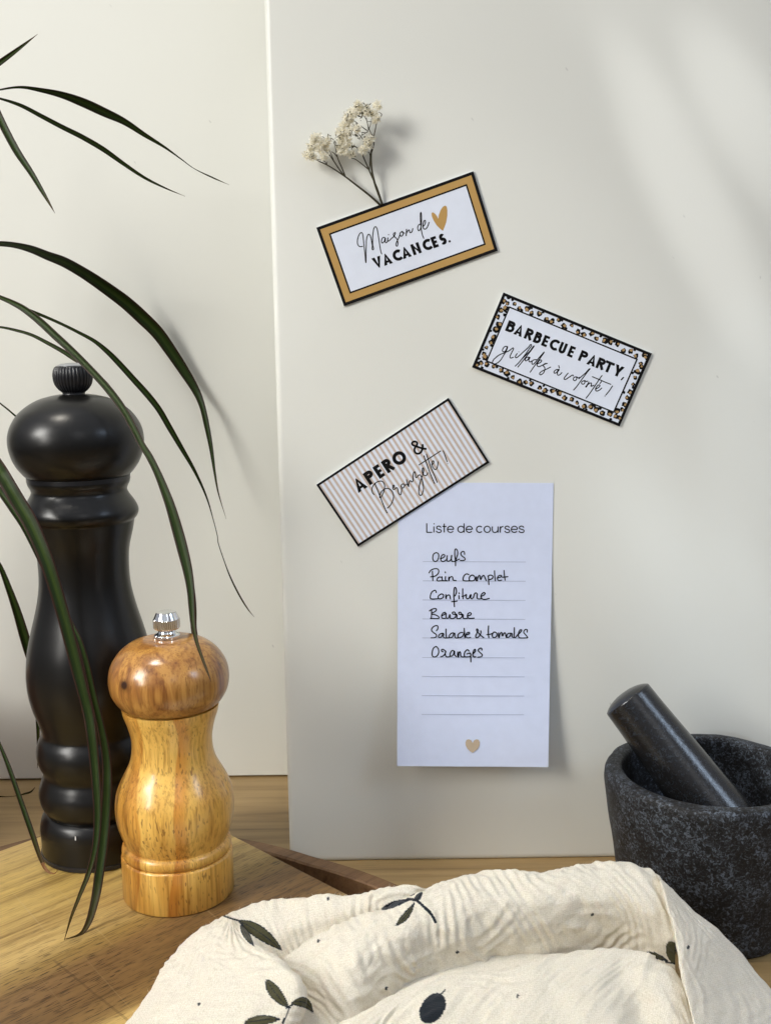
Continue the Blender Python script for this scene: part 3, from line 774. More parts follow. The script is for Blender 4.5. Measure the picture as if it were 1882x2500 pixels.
# --- magnet 1
def p1(o, pl, at, rect, frame, Lx, Ly):
    frame('outer_border', 0, 7.5, 7e-5, M_ink); frame('tan_border', 7.5, 24, 5e-5, M_tan); frame('inner_border', 24, 28, 6e-5, M_ink)
    S = sub(840, 480, 0.1682)
    ik = Ink(pl, 6e-5)
    O = bold(ik, 'VACANCES', [(70, 205), (212, 346), (374, 520), (504, 639), (667, 792), (835, 985), (975, 1055), (1095, 1188)], (339, -121), -1141, 164, 44, S)
    ik.disc(S(1530, 645), 17 * .1682)
    ik.build('bold_lettering', M_ink, o)
    ik = Ink(pl, 6e-5)
    for st in [
        [(268, 718), (225, 720), (198, 690), (193, 640), (205, 580), (230, 530), (255, 518), (270, 545), (280, 620), (290, 720), (303, 830), (315, 955), (318, 900), (318, 800), (322, 700), (325, 620), (340, 560), (358, 542), (378, 560), (395, 620), (408, 700), (418, 768), (416, 700), (414, 600), (420, 520), (435, 450), (455, 432), (475, 455), (490, 520), (505, 620), (520, 720), (535, 800), (545, 828)],
        [(590, 590), (565, 590), (545, 620), (545, 660), (560, 668), (585, 640), (597, 600), (597, 630), (600, 660), (618, 662), (632, 630)],
        [(636, 595), (632, 625), (640, 642), (665, 625), (690, 600), (720, 575), (745, 520), (725, 525), (715, 548), (735, 580), (765, 610), (778, 650), (780, 690), (765, 715), (752, 695), (765, 650), (790, 600), (805, 560)],
        [(845, 500), (820, 515), (810, 545), (825, 570), (850, 555), (858, 525), (845, 500), (852, 520), (878, 525)],
        [(905, 470), (903, 515), (900, 565), (905, 530), (925, 490), (945, 480), (950, 505), (965, 520), (985, 500), (997, 460)],
        [(1115, 395), (1090, 400), (1070, 430), (1070, 470), (1085, 490), (1105, 465), (1118, 410), (1122, 330), (1120, 250), (1112, 225), (1105, 270), (1108, 360), (1118, 460), (1135, 550), (1155, 600)],
        [(1145, 430), (1170, 400), (1180, 365), (1170, 340), (1150, 370), (1143, 430), (1160, 465), (1190, 460), (1215, 420), (1232, 370)]]:
        ik.stroke([S(*p) for p in st], 14.5 * .1682)
    ik.disc(S(645, 548), 8 * .1682)
    ik.build('script_lettering', M_ink, o)
    ik = Ink(pl, 6e-5)
    hp = [(1268, 240), (1276, 225), (1297, 226), (1325, 250), (1350, 285), (1365, 318), (1375, 260), (1400, 190), (1430, 145), (1465, 125), (1488, 140), (1497, 190), (1497, 270), (1480, 370), (1455, 440), (1432, 492), (1390, 460), (1345, 415), (1300, 345), (1272, 280)]
    ik.shape([S(*p) for p in hp]); ik.build('heart', M_tan, o)
magnet('fridge_magnet', 'white magnet with tan border and heart reading Maison de VACANCES, below the dried flowers', [dd(683, 491), dd(1022, 369), dd(1075, 541), dd(743, 661)], 6, p1)

# --- magnet 2
def p2(o, pl, at, rect, frame, Lx, Ly):
    rnd = random.Random(5)
    ik = Ink(pl, 3e-5)
    band0, band1 = 5, 21
    def put(s, t, big):
        c = np.array(at(s, t)); r = big * rnd.uniform(.85, 1.15)
        a0 = rnd.uniform(0, 6.28)
        def blob(r, c, k=11, j=.22): return [tuple(c + r * rnd.uniform(1 - j, 1 + j) * np.array([math.cos(a0 + 6.283 * i / k), math.sin(a0 + 6.283 * i / k)])) for i in range(k)]
        if big > 4:
            ik.shape(blob(r * .92, c, 12, .26), 0)
            aa = a0 + rnd.uniform(-.6, .6)
            ik.shape(blob(r * .50, c + np.array([math.cos(aa), math.sin(aa)]) * r * .30, 8, .30), 1)
        else: ik.shape(blob(r, c), 0)
    for side in range(4):
        Ls = Lx if side % 2 == 0 else Ly
        n = int((Ls if side % 2 == 0 else Ls - 50) / 16.5)
        for i in range(n + 1):
            f = (i + rnd.uniform(-.18, .18)) / n
            if side % 2: f = (25 + f * (Ls - 50)) / Ls
            dpt = rnd.choice([11, 14, 18, 21]) if i % 2 else rnd.choice([11, 15, 20])
            big = rnd.choice([7.4, 7.0, 6.6, 6.0])
            f = min(max(f, (9 if side % 2 == 0 else 34) / Ls), 1 - (9 if side % 2 == 0 else 34) / Ls); dpt = max(dpt, big + 3.5)
            s, t = [(f, dpt / Ly), (1 - dpt / Lx, f), (f, 1 - dpt / Ly), (dpt / Lx, f)][side]
            put(s, t, big)
            if rnd.random() < .45:
                f2 = min(max(f + 7.5 / Ls, 6 / Ls), 1 - 6 / Ls); d2 = rnd.choice([8, 24])
                put(*[(f2, d2 / Ly), (1 - d2 / Lx, f2), (f2, 1 - d2 / Ly), (d2 / Lx, f2)][side], 3.6)
    ik.build('leopard_print', [M_ink, M_leo], o)
    ik = Ink(pl, 1.5e-4); ik.shape(rect(27)); ik.build('face_panel', M_magnet, o)
    frame('outer_border', 0, 7, 1.7e-4, M_ink); frame('inner_border', 26, 29.5, 1.7e-4, M_ink)
    S = sub(1180, 760, 0.2282)
    ik = Ink(pl, 1.8e-4)
    bold(ik, 'BARBECUE', [(289, 378), (385, 479), (503, 590), (607, 686), (704, 766), (788, 890), (896, 971), (1003, 1064)], (.925, .380), -100, 120, 30, S)
    bold(ik, 'PARTY', [(1130, 1214), (1229, 1323), (1333, 1423), (1414, 1516), (1527, 1626)], (.925, .380), -100, 120, 30, S)
    ik.shape([S(1492, 700), S(1508, 705), S(1478, 738), S(1465, 732)])
    ik.build('bold_lettering', M_ink, o)
    ik = Ink(pl, 1.8e-4)
    for st in [
        [(255, 375), (230, 375), (208, 400), (205, 425), (225, 430), (245, 405), (258, 375), (245, 420), (215, 470), (175, 530), (130, 560), (100, 558), (100, 530), (125, 500), (170, 465), (230, 440), (275, 420), (315, 390), (322, 398), (302, 440), (285, 480), (290, 498), (320, 490)],
        [(360, 450), (340, 485), (350, 495), (375, 480), (430, 430), (480, 385), (512, 355), (490, 400), (440, 470), (385, 540), (340, 585)],
        [(400, 520), (455, 465), (500, 420), (540, 368), (515, 410), (460, 480), (405, 550), (368, 595)],
        [(490, 490), (465, 490), (448, 510), (450, 528), (470, 520), (495, 490), (485, 520), (495, 540), (515, 530)],
        [(565, 515), (535, 520), (518, 545), (525, 565), (550, 550), (590, 500), (630, 455), (650, 435), (620, 480), (570, 550), (530, 605), (500, 650)],
        [(575, 560), (610, 545), (622, 525), (605, 520), (580, 550), (575, 580), (595, 590), (630, 575), (680, 555)],
        [(682, 556), (655, 560), (640, 580), (655, 600), (655, 630), (640, 660), (610, 678), (600, 665), (625, 640), (680, 615), (718, 595)],
        [(800, 620), (775, 625), (755, 645), (760, 660), (785, 650), (808, 620), (792, 650), (795, 680), (815, 678), (838, 655)], [(805, 580), (812, 605)],
        [(905, 660), (880, 690), (862, 720), (875, 728), (915, 705), (955, 680), (962, 690)],
        [(995, 700), (970, 705), (962, 730), (980, 740), (998, 720), (995, 700), (1010, 710), (1030, 705)],
        [(1020, 720), (1090, 660), (1138, 612), (1110, 650), (1050, 730), (1000, 800), (965, 840)],
        [(1080, 740), (1055, 750), (1050, 770), (1070, 778), (1085, 760), (1080, 740), (1100, 750), (1115, 745)],
        [(1128, 755), (1110, 785), (1095, 810), (1115, 785), (1150, 765), (1155, 785), (1150, 800), (1180, 790)],
        [(1268, 685), (1230, 740), (1180, 815), (1135, 880), (1098, 928)], [(1165, 698), (1230, 725), (1300, 755), (1362, 780)],
        [(1205, 830), (1235, 810), (1245, 790), (1225, 790), (1200, 825), (1205, 850), (1235, 845), (1265, 820)], [(1262, 750), (1245, 772)],
        [(1380, 798), (1345, 850), (1310, 893)]]:
        ik.stroke([S(*p) for p in st], 11 * .2282)
    ik.disc(S(1300, 905), 6 * .2282); ik.disc(S(378, 432), 5 * .2282)
    ik.build('script_lettering', M_ink, o)
magnet('fridge_magnet', 'white magnet with leopard print border reading BARBECUE PARTY, right of the others', [dd(1087, 631), dd(1408, 763), dd(1338, 921), dd(1019, 793)], 6, p2)

# ------------------------------------------------------------------ shopping list (held by the striped magnet)
P_TL, P_TR, P_BR, P_BL = (972.0, 1178.0), (1351.0, 1179.5), (1338.0, 1873.5), (969.5, 1871.0)
def paper_off(v):
    t = np.clip((v - 1300) / 573.0, 0, 1.2); return 0.0004 + 0.0125 * t ** 2.0
def paper_place(u, v, lift): return ony(u, v, YF - paper_off(v) - lift)
def make_list():
    o = thing('shopping_list', 'blue white paper shopping list hanging under the striped magnet', 'shopping list', tuple(ony(1160, 1500, YF)))
    vs = []; fs = []; nr, nc = 40, 12
    for r in range(nr + 1):
        for c in range(nc + 1):
            s, t = c / nc, r / nr
            p = (np.array(P_TL) * (1 - s) + np.array(P_TR) * s) * (1 - t) + (np.array(P_BL) * (1 - s) + np.array(P_BR) * s) * t
            vs.append(ony(p[0], p[1], YF - paper_off(p[1]) + 0.0008 * (0.5 - abs(s - .5)) * t))
    nb = len(vs)
    vs += [np.array(p) + np.array((0, 0.00025, 0)) for p in vs]
    W = nc + 1
    for r in range(nr):
        for c in range(nc):
            a = r * W + c; fs.append((a, a + W, a + W + 1, a + 1)); fs.append((nb + a, nb + a + 1, nb + a + W + 1, nb + a + W))
    for r in range(nr):
        for c, fl in ((0, 0), (nc, 1)):
            a = r * W + c; q = (a, nb + a, nb + a + W, a + W); fs.append(q if not fl else q[::-1])
    for c in range(nc):
        a = c; fs.append((a, a + 1, nb + a + 1, nb + a)); a = nr * W + c; fs.append((a, nb + a, nb + a + 1, a + 1))
    mesh('sheet', vs, fs, M_paper, o, angle=40)
    S = sub(1020, 1260, 0.1682)
    ik = Ink(paper_place, 9e-5)
    wd = 15.5 * .1682
    def es(cx, cy=192, r=45): return [(cx - r, cy), (cx + r, cy)] + [(cx + r * math.cos(math.radians(a)), cy - r * math.sin(math.radians(a))) for a in range(0, 325, 18)]
    def ss(x0, x1):
        w_ = x1 - x0; return [(x0 + w_ * a, b) for a, b in ((.92, 168), (.72, 150), (.42, 146), (.15, 158), (.14, 178), (.38, 189), (.68, 195), (.92, 208), (.88, 230), (.58, 239), (.25, 234), (.02, 215))]
    for st, sm in [([(128, 105), (128, 237)], 0), ([(128, 236), (207, 236)], 0), ([(232, 150), (232, 238)], 0), (ss(264, 342), 1), ([(382, 108), (382, 238)], 0), ([(355, 150), (415, 150)], 0), ([(670, 105), (670, 238)], 0), ([(1195, 150), (1195, 240)], 0), ([(1195, 195), (1206, 165), (1240, 148)], 1), ([(1163, 150), (1163, 240)], 0), ([(1080, 150), (1080, 205), (1095, 232), (1120, 238), (1150, 225), (1163, 198)], 1), (ss(1256, 1336), 1), (ss(1462, 1545), 1)]:
        ik.stroke([S(*p) for p in st], wd, smooth=bool(sm), caps=False)
    for cx in (474, 745, 1400):
        e_ = es(cx); ik.stroke([S(*p) for p in e_[:2]], wd, smooth=False, caps=False); ik.stroke([S(*p) for p in e_[2:]], wd, caps=False)
    for cx, a0, a1 in ((625, 0, 361), (895, 42, 318), (1006, 0, 361)):
        ik.stroke([S(cx + 45 * math.cos(math.radians(a)), 192 - 45 * math.sin(math.radians(a))) for a in np.linspace(a0, a1, 22)], wd, caps=False)
    ik.disc(S(235, 112), 9 * .1682)
    ik.build('title_lettering', M_pen, o)
    # ruled lines
    for y in (673, 810, 946, 1081, 1216, 1355, 1490, 1627, 1760):
        f = (y - 673) / 1087
        ik = Ink(paper_place, 6e-5); a = (940 + .3435 * (268 - 8 * f), 1140 + .3435 * y); b = (940 + .3435 * (1000 - 13 * f), 1140 + .3435 * (y + 3))
        ik.stroke([(a[0] * (1 - t) + b[0] * t, a[1] * (1 - t) + b[1] * t) for t in np.linspace(0, 1, 8)], 1.3, smooth=False, caps=False)
        ik.build('ruled_line', M_rule, o)
    S2 = sub(1020, 1420, 0.1682); S3 = sub(1040, 1480, 0.15756); S4 = sub(1040, 1570, 0.15756)
    words = [
     (S, [[(265, 530), (230, 550), (215, 600), (225, 645), (255, 660), (285, 640), (302, 590), (295, 545), (265, 530)],
          [(325, 620), (365, 605), (390, 580), (380, 560), (355, 565), (335, 600), (335, 640), (360, 660), (400, 645), (425, 620)],
          [(425, 575), (420, 620), (425, 650), (450, 655), (480, 630), (490, 570), (485, 620), (495, 655), (520, 660), (560, 645), (602, 625)],
          [(546, 722), (545, 650), (535, 570), (537, 500), (550, 477), (572, 500), (578, 550), (562, 600), (548, 640)],
          [(678, 555), (672, 520), (647, 515), (622, 545), (640, 580), (675, 605), (685, 630), (660, 645), (615, 645)]]),
     (S, [[(210, 805), (215, 870), (217, 938)], [(162, 825), (185, 790), (240, 765), (290, 770), (303, 805), (285, 845), (240, 875), (185, 882)],
          [(345, 890), (310, 885), (285, 905), (280, 938), (330, 940), (425, 940)], [(350, 880), (352, 915), (362, 938)],
          [(400, 880), (398, 915), (405, 938)], [(396, 812), (400, 824)],
          [(450, 885), (448, 940), (457, 905), (485, 880), (505, 890), (512, 930), (555, 938)],
          [(738, 850), (705, 840), (668, 870), (655, 920), (665, 938), (750, 941), (812, 935), (828, 895), (802, 860), (772, 862), (745, 895), (748, 932)],
          [(848, 880), (852, 942), (870, 890), (897, 862), (908, 920), (930, 880), (955, 862), (975, 900), (992, 940)],
          [(1022, 875), (1025, 940), (1030, 995)], [(1015, 872), (1050, 858), (1085, 870), (1080, 905), (1025, 928)],
          [(1112, 795), (1115, 870), (1125, 940)],
          [(1150, 900), (1190, 890), (1215, 870), (1195, 860), (1165, 875), (1155, 915), (1175, 937), (1215, 930)],
          [(1250, 790), (1255, 860), (1266, 932)], [(1225, 888), (1262, 885), (1305, 880)]]),
     (S2, [[(265, 160), (255, 130), (225, 135), (195, 165), (180, 220), (188, 250), (290, 250)],
          [(320, 190), (295, 215), (300, 245), (330, 250), (365, 230), (370, 195), (345, 180), (320, 190)],
          [(405, 190), (408, 250), (414, 220), (440, 195), (460, 202), (472, 250)],
          [(530, 365), (525, 290), (520, 200), (527, 110), (540, 85), (556, 110), (558, 160), (537, 210)], [(490, 293), (530, 290), (568, 283)],
          [(595, 205), (598, 250)], [(597, 164), (600, 174)],
          [(650, 105), (650, 180), (656, 250)], [(640, 215), (680, 205), (702, 190), (700, 230), (715, 250), (745, 238), (768, 190), (765, 235), (785, 250), (810, 215), (820, 180), (840, 165), (860, 180), (857, 225), (868, 250), (920, 250)],
          [(920, 215), (960, 195), (975, 170), (955, 160), (925, 185), (915, 225), (940, 255), (980, 258), (1035, 245)]]),
     (S3, [[(85, 60), (85, 120), (80, 185)], [(52, 75), (90, 50), (140, 38), (160, 50), (145, 80), (85, 120), (130, 130), (190, 160), (200, 185), (180, 193), (68, 192)],
          [(245, 150), (290, 125), (300, 103), (275, 100), (250, 125), (240, 160), (252, 188), (300, 190)],
          [(310, 115), (309, 160), (320, 188), (350, 180), (368, 132), (370, 165), (380, 190), (425, 190), (458, 160), (452, 108), (430, 90), (405, 108), (428, 128), (470, 126), (480, 150), (479, 190), (520, 191), (551, 172), (553, 128), (532, 96), (507, 102), (512, 124), (540, 130), (570, 130), (574, 162), (578, 190), (636, 190)],
          [(640, 156), (690, 135), (696, 110), (668, 104), (642, 135), (644, 175), (670, 190), (745, 187)]]),
     (S2, [[(270, 715), (290, 680), (285, 645), (255, 642), (215, 665), (198, 705), (225, 740), (265, 770), (267, 800), (240, 815), (190, 818)],
          [(360, 750), (325, 760), (300, 790), (310, 815), (345, 800), (370, 755), (370, 800), (385, 818), (450, 818)], [(408, 690), (408, 760), (415, 818)],
          [(515, 745), (480, 755), (455, 790), (460, 815), (500, 805), (530, 750), (535, 790), (548, 818), (590, 818)],
          [(650, 740), (610, 745), (580, 780), (590, 815), (640, 800), (670, 750)], [(672, 680), (675, 750), (682, 818)],
          [(690, 780), (735, 765), (750, 745), (725, 740), (700, 765), (695, 800), (720, 818), (765, 812)],
          [(955, 815), (910, 780), (860, 725), (850, 695), (863, 690), (873, 710), (850, 760), (838, 800), (855, 818), (890, 790), (915, 740), (912, 715)],
          [(1025, 645), (1020, 730), (1028, 815)], [(1000, 772), (1050, 765), (1075, 755)],
          [(1100, 735), (1080, 765), (1085, 805), (1110, 815), (1140, 795), (1145, 755), (1120, 735), (1100, 735)],
          [(1170, 745), (1175, 815), (1187, 770), (1215, 740), (1227, 790), (1245, 755), (1265, 745), (1277, 790), (1282, 815)],
          [(1345, 750), (1310, 755), (1290, 785), (1300, 812), (1335, 795), (1360, 750), (1365, 800), (1388, 815)], [(1400, 670), (1398, 740), (1405, 815), (1440, 780), (1490, 735), (1505, 705), (1480, 705), (1460, 750), (1460, 800), (1480, 818), (1590, 818)],
          [(1585, 735), (1585, 700), (1555, 700), (1535, 735), (1560, 770), (1595, 812)]]),
     (S4, [[(150, 55), (115, 80), (95, 140), (98, 200), (125, 218), (165, 205), (195, 150), (190, 95), (165, 60), (150, 55)],
          [(265, 138), (242, 128), (240, 108), (262, 100), (290, 118), (305, 132), (296, 165), (260, 205), (225, 215)], [(301, 134), (297, 180), (312, 212), (345, 216), (378, 208)],
          [(435, 125), (405, 118), (378, 150), (372, 195), (398, 205), (428, 170), (438, 130), (440, 180), (470, 215)],
          [(490, 140), (495, 220), (505, 170), (520, 137), (532, 152), (537, 200), (557, 215), (595, 215)],
          [(665, 125), (640, 105), (605, 135), (590, 180), (602, 212), (640, 215), (682, 212)], [(630, 172), (655, 165), (685, 160), (690, 220), (693, 295)],
          [(725, 170), (755, 140), (765, 107), (750, 100), (730, 140), (722, 185), (737, 215), (770, 215)],
          [(865, 110), (858, 82), (830, 85), (808, 115), (830, 145), (868, 180), (860, 210), (800, 222)]])]
    for S_, strokes in words:
        ik = Ink(paper_place, 1.0e-4)
        for st in strokes: ik.stroke([S_(*p) for p in st], 16 * .1682)
        ik.build('handwritten_word', M_pen, o)
    Hh = sub(940, 1140, .3435)
    hp = [(622, 1965), (612, 1945), (595, 1937), (578, 1942), (571, 1960), (573, 1982), (585, 2005), (602, 2022), (621, 2034), (640, 2022), (660, 2003), (671, 1980), (673, 1958), (665, 1941), (648, 1937), (632, 1945)]
    ik = Ink(paper_place, 6e-5); ik.shape([Hh(*p) for p in hp]); ik.build('heart', M_beigeheart, o)
make_list()

# --- magnet 3 lies over the paper
def p3(o, pl, at, rect, frame, Lx, Ly):
    ik = Ink(pl, 2e-5); n = 31
    for i in range(n):
        a = (i + .30) / n; b = (i + .30 + .44) / n
        ik.shape([at(a, 0.01), at(b, 0.01), at(b, .99), at(a, .99)])
    ik.build('stripe_print', M_beige, o)
    frame('outer_border', 0, 5.6, 1.0e-4, M_ink)
    S = sub(840, 1050, 0.1682)
    ik = Ink(pl, 1.1e-4)
    bold(ik, 'APERO', [(-330, -166), (-128, 5), (42, 139), (186, 317), (345, 559)], (285, -188), -877, 198, 51, S)
    ik.stroke([S(*p) for p in [(1197, 272), (1140, 266), (1060, 240), (1000, 218), (985, 195), (998, 172), (1030, 165), (1058, 182), (1055, 215), (1030, 250), (1020, 290), (1035, 328), (1075, 342), (1112, 322), (1133, 280), (1140, 240), (1136, 203)]], 30 * .1682, caps=False)
    ik.build('bold_lettering', M_ink, o)
    ik = Ink(pl, 1.1e-4)
    for st in [
        [(445, 770), (470, 830), (500, 910), (540, 1010), (580, 1110), (622, 1200)],
        [(435, 938), (410, 905), (402, 860), (420, 810), (460, 765), (510, 742), (555, 745), (585, 790), (585, 850), (565, 920), (535, 975), (518, 980), (520, 940), (545, 890), (590, 855), (640, 848), (690, 880), (715, 940), (712, 1000), (690, 1060), (660, 1105), (628, 1132)],
        [(722, 832), (728, 805), (712, 800), (708, 850), (725, 862), (760, 835), (775, 850), (785, 890), (800, 930), (820, 938), (830, 900), (835, 850), (830, 815)],
        [(860, 780), (835, 790), (828, 820), (845, 840), (870, 825), (873, 795), (860, 780), (885, 800), (905, 785)],
        [(905, 720), (915, 760), (935, 820), (935, 780), (950, 740), (965, 735), (980, 752), (1000, 735), (1000, 660), (1010, 615), (1025, 605), (1035, 640), (1045, 690), (1075, 660), (1100, 650), (1120, 680), (1145, 780), (1150, 860), (1130, 930), (1105, 948), (1085, 920), (1085, 850), (1100, 770), (1125, 690), (1150, 620), (1152, 550), (1137, 555), (1135, 610), (1155, 650), (1190, 660), (1215, 620)],
        [(1158, 372), (1190, 470), (1230, 580), (1270, 680), (1312, 775)], [(1193, 348), (1225, 440), (1265, 550), (1310, 660), (1350, 758)],
        [(1085, 505), (1180, 445), (1280, 380), (1400, 302)],
        [(1280, 500), (1300, 475), (1297, 447), (1280, 455), (1275, 500), (1295, 550), (1325, 572), (1350, 545), (1362, 460)],
        [(1438, 300), (1465, 375), (1495, 460)]]:
        ik.stroke([S(*p) for p in st], 14.5 * .1682)
    ik.disc(S(1502, 486), 7 * .1682); ik.disc(S(622, 1198), 10 * .1682)
    ik.build('script_lettering', M_ink, o)
magnet('fridge_magnet', 'beige striped magnet reading APERO & Bronzette, pinning the shopping list', [dd(683, 1047), dd(968.5, 859), dd(1057, 999), dd(773, 1181)], 5, p3)

# ------------------------------------------------------------------ dried flower sprig
def make_sprig():
    S = sub(720, 230, 0.1441)
    o = thing('dried_flower_sprig', 'dried white gypsophila sprig tucked behind the tan bordered magnet', 'dried flowers', tuple(ony(928, 497, YF)))
    rnd = random.Random(3)
    def dep(y):  # distance off the panel, zoom y 1850 (magnet) -> 150 (top)
        t = np.clip((1850 - y) / 1700, 0, 1); return 0.0012 + 0.0105 * t ** 0.8
    P3 = lambda x, y, e=0: ony(*S(x, y), YF - dep(y) - e)
    sb = MB(); k = 0.6 / F * 0.1441
    def st(pts, r0, r1, e=0):
        q = catmull([P3(x, y, e) for x, y in pts], 4)
        sb.add(*tube(q, np.linspace(r0 * k, r1 * k, len(q)), 6))
    st([(1450, 1880), (1300, 1740), (1100, 1580), (880, 1410)], 20, 15)
    st([(880, 1410), (720, 1300), (540, 1190), (430, 1140), (340, 1095)], 13, 7)
    st([(850, 1390), (760, 1280), (660, 1130), (590, 1030), (520, 960), (470, 930)], 12, 6)
    st([(850, 1380), (790, 1230), (720, 1060), (690, 900), (680, 830)], 12, 7)
    st([(720, 1060), (670, 1000), (620, 965)], 8, 5); st([(660, 1130), (610, 1000), (555, 880)], 8, 4)
    st([(545, 1190), (500, 1130), (360, 1090)], 8, 5); st([(540, 1170), (550, 1130)], 8, 4)
    st([(1480, 1860), (1430, 1720), (1360, 1530), (1310, 1330), (1290, 1150), (1290, 1000), (1310, 900)], 22, 14)
    st([(1450, 1760), (1380, 1560), (1260, 1290), (1200, 1150), (1130, 1000), (1040, 890), (960, 870)], 16, 8)
    st([(1250, 1270), (1150, 1190), (1030, 1100), (950, 1075)], 11, 5)
    st([(1260, 1280), (1268, 1150), (1270, 1020), (1230, 960)], 12, 6)
    st([(1140, 990), (1150, 900), (1165, 830)], 8, 5)
    st([(1290, 1000), (1335, 850), (1335, 720)], 12, 9, .001)
    st([(1335, 720), (1280, 640), (1230, 500), (1200, 360), (1150, 330)], 10, 5, .001)
    st([(1335, 710), (1360, 600), (1385, 480), (1470, 345), (1460, 320), (1415, 295)], 10, 5, .001)
    st([(1385, 480), (1300, 460), (1220, 455)], 7, 4); st([(1385, 490), (1375, 440)], 6, 4)
    st([(1250, 600), (1280, 500), (1290, 420)], 7, 4); st([(1225, 610), (1100, 520), (1000, 440), (900, 380)], 8, 4)
    st([(1190, 870), (1150, 760), (1090, 680), (980, 610), (900, 630)], 9, 5); st([(1130, 640), (1240, 610), (1220, 450), (1130, 330)], 7, 4)
    st([(1090, 760), (1120, 700), (1240, 630)], 6, 4); st([(1050, 480), (990, 530)], 6, 4); st([(410, 960), (350, 860), (280, 870)], 6, 4)
    sb.build('stem', M_stem, o)
    def sliver(b, c, d, L, wd):
        d = np.array(d) / np.linalg.norm(d); s_ = np.cross(d, [rnd.uniform(-.5, .5), 1, rnd.uniform(-.5, .5)]); s_ /= np.linalg.norm(s_)
        n = np.cross(d, s_)
        b.add([c, c + d * L * .5 + s_ * wd, c + d * L, c + d * L * .5 - s_ * wd, c + d * L * .5 + n * wd * .7], [(0, 1, 4), (1, 2, 4), (2, 3, 4), (3, 0, 4)])
    heads = [(225, 1010), (320, 760), (280, 880), (370, 740), (450, 840), (490, 1040), (545, 780), (420, 930), (790, 640), (815, 520), (800, 780), (870, 810), (770, 930), (860, 970), (960, 1010), (920, 480), (900, 650), (990, 300), (1080, 170), (1065, 270), (1200, 270), (1330, 330), (1365, 400), (1400, 180), (1265, 770), (1150, 930), (1050, 575), (880, 370), (300, 1060), (520, 900), (1230, 850)]
    for i, (x, y) in enumerate(heads):
        c = P3(x, y, rnd.uniform(0.0005, 0.003)); R = rnd.uniform(.0022, .0033)
        b = MB()
        for j in range(84):
            d = np.array([rnd.gauss(0, 1), rnd.gauss(0, 1), rnd.gauss(0, 1)]); d /= np.linalg.norm(d)
            a = np.cross(d, [rnd.gauss(0, 1), rnd.gauss(0, 1), rnd.gauss(0, 1)]); a /= np.linalg.norm(a); bb = np.cross(d, a)
            r0 = R * rnd.uniform(.15, .5); r1 = R * rnd.uniform(.7, 1.3); hw = R * rnd.uniform(.13, .28)
            base = c + d * r0
            pts = [base - a * hw * .3, base + a * hw * .3, c + d * (r0 + r1) / 2 + a * hw + bb * hw * .35, c + d * r1 + a * hw * .5 + bb * hw * rnd.uniform(-.6, .8), c + d * r1 - a * hw * .5 + bb * hw * rnd.uniform(-.6, .8), c + d * (r0 + r1) / 2 - a * hw + bb * hw * .35]
            b.add(pts, [(0, 1, 2, 5), (5, 2, 3, 4)])
        ob = b.build('blossom', M_petal, o)
        if i % 2 == 0:
            cb = MB()
            for j in range(rnd.randint(3, 6)):
                d = (rnd.uniform(-1, 1), rnd.uniform(-.9, -.1), rnd.uniform(-.5, 1))
                sliver(cb, c + np.array([rnd.uniform(-.0013, .0013), -0.0019, rnd.uniform(-.0018, .0012)]), d, rnd.uniform(.0012, .0022), .00026)
            cb.build('calyx', M_calyx, ob)
    # loose olive buds
    for (x, y) in [(640, 800), (700, 730), (680, 860), (930, 350), (900, 390), (1110, 330), (1130, 370), (1070, 700), (1040, 710), (1210, 180), (1235, 170), (1250, 310), (1170, 700), (960, 680), (990, 880), (940, 900), (1110, 420), (600, 720)]:
        cb = MB()
        for j in range(4):
            sliver(cb, P3(x + rnd.uniform(-25, 25), y + rnd.uniform(-25, 25), .003), (rnd.uniform(-.8, .8), rnd.uniform(-.5, .1), rnd.uniform(-.6, 1)), rnd.uniform(.0014, .0026), .0003)
        cb.build('bud', M_calyx, o)
make_sprig()

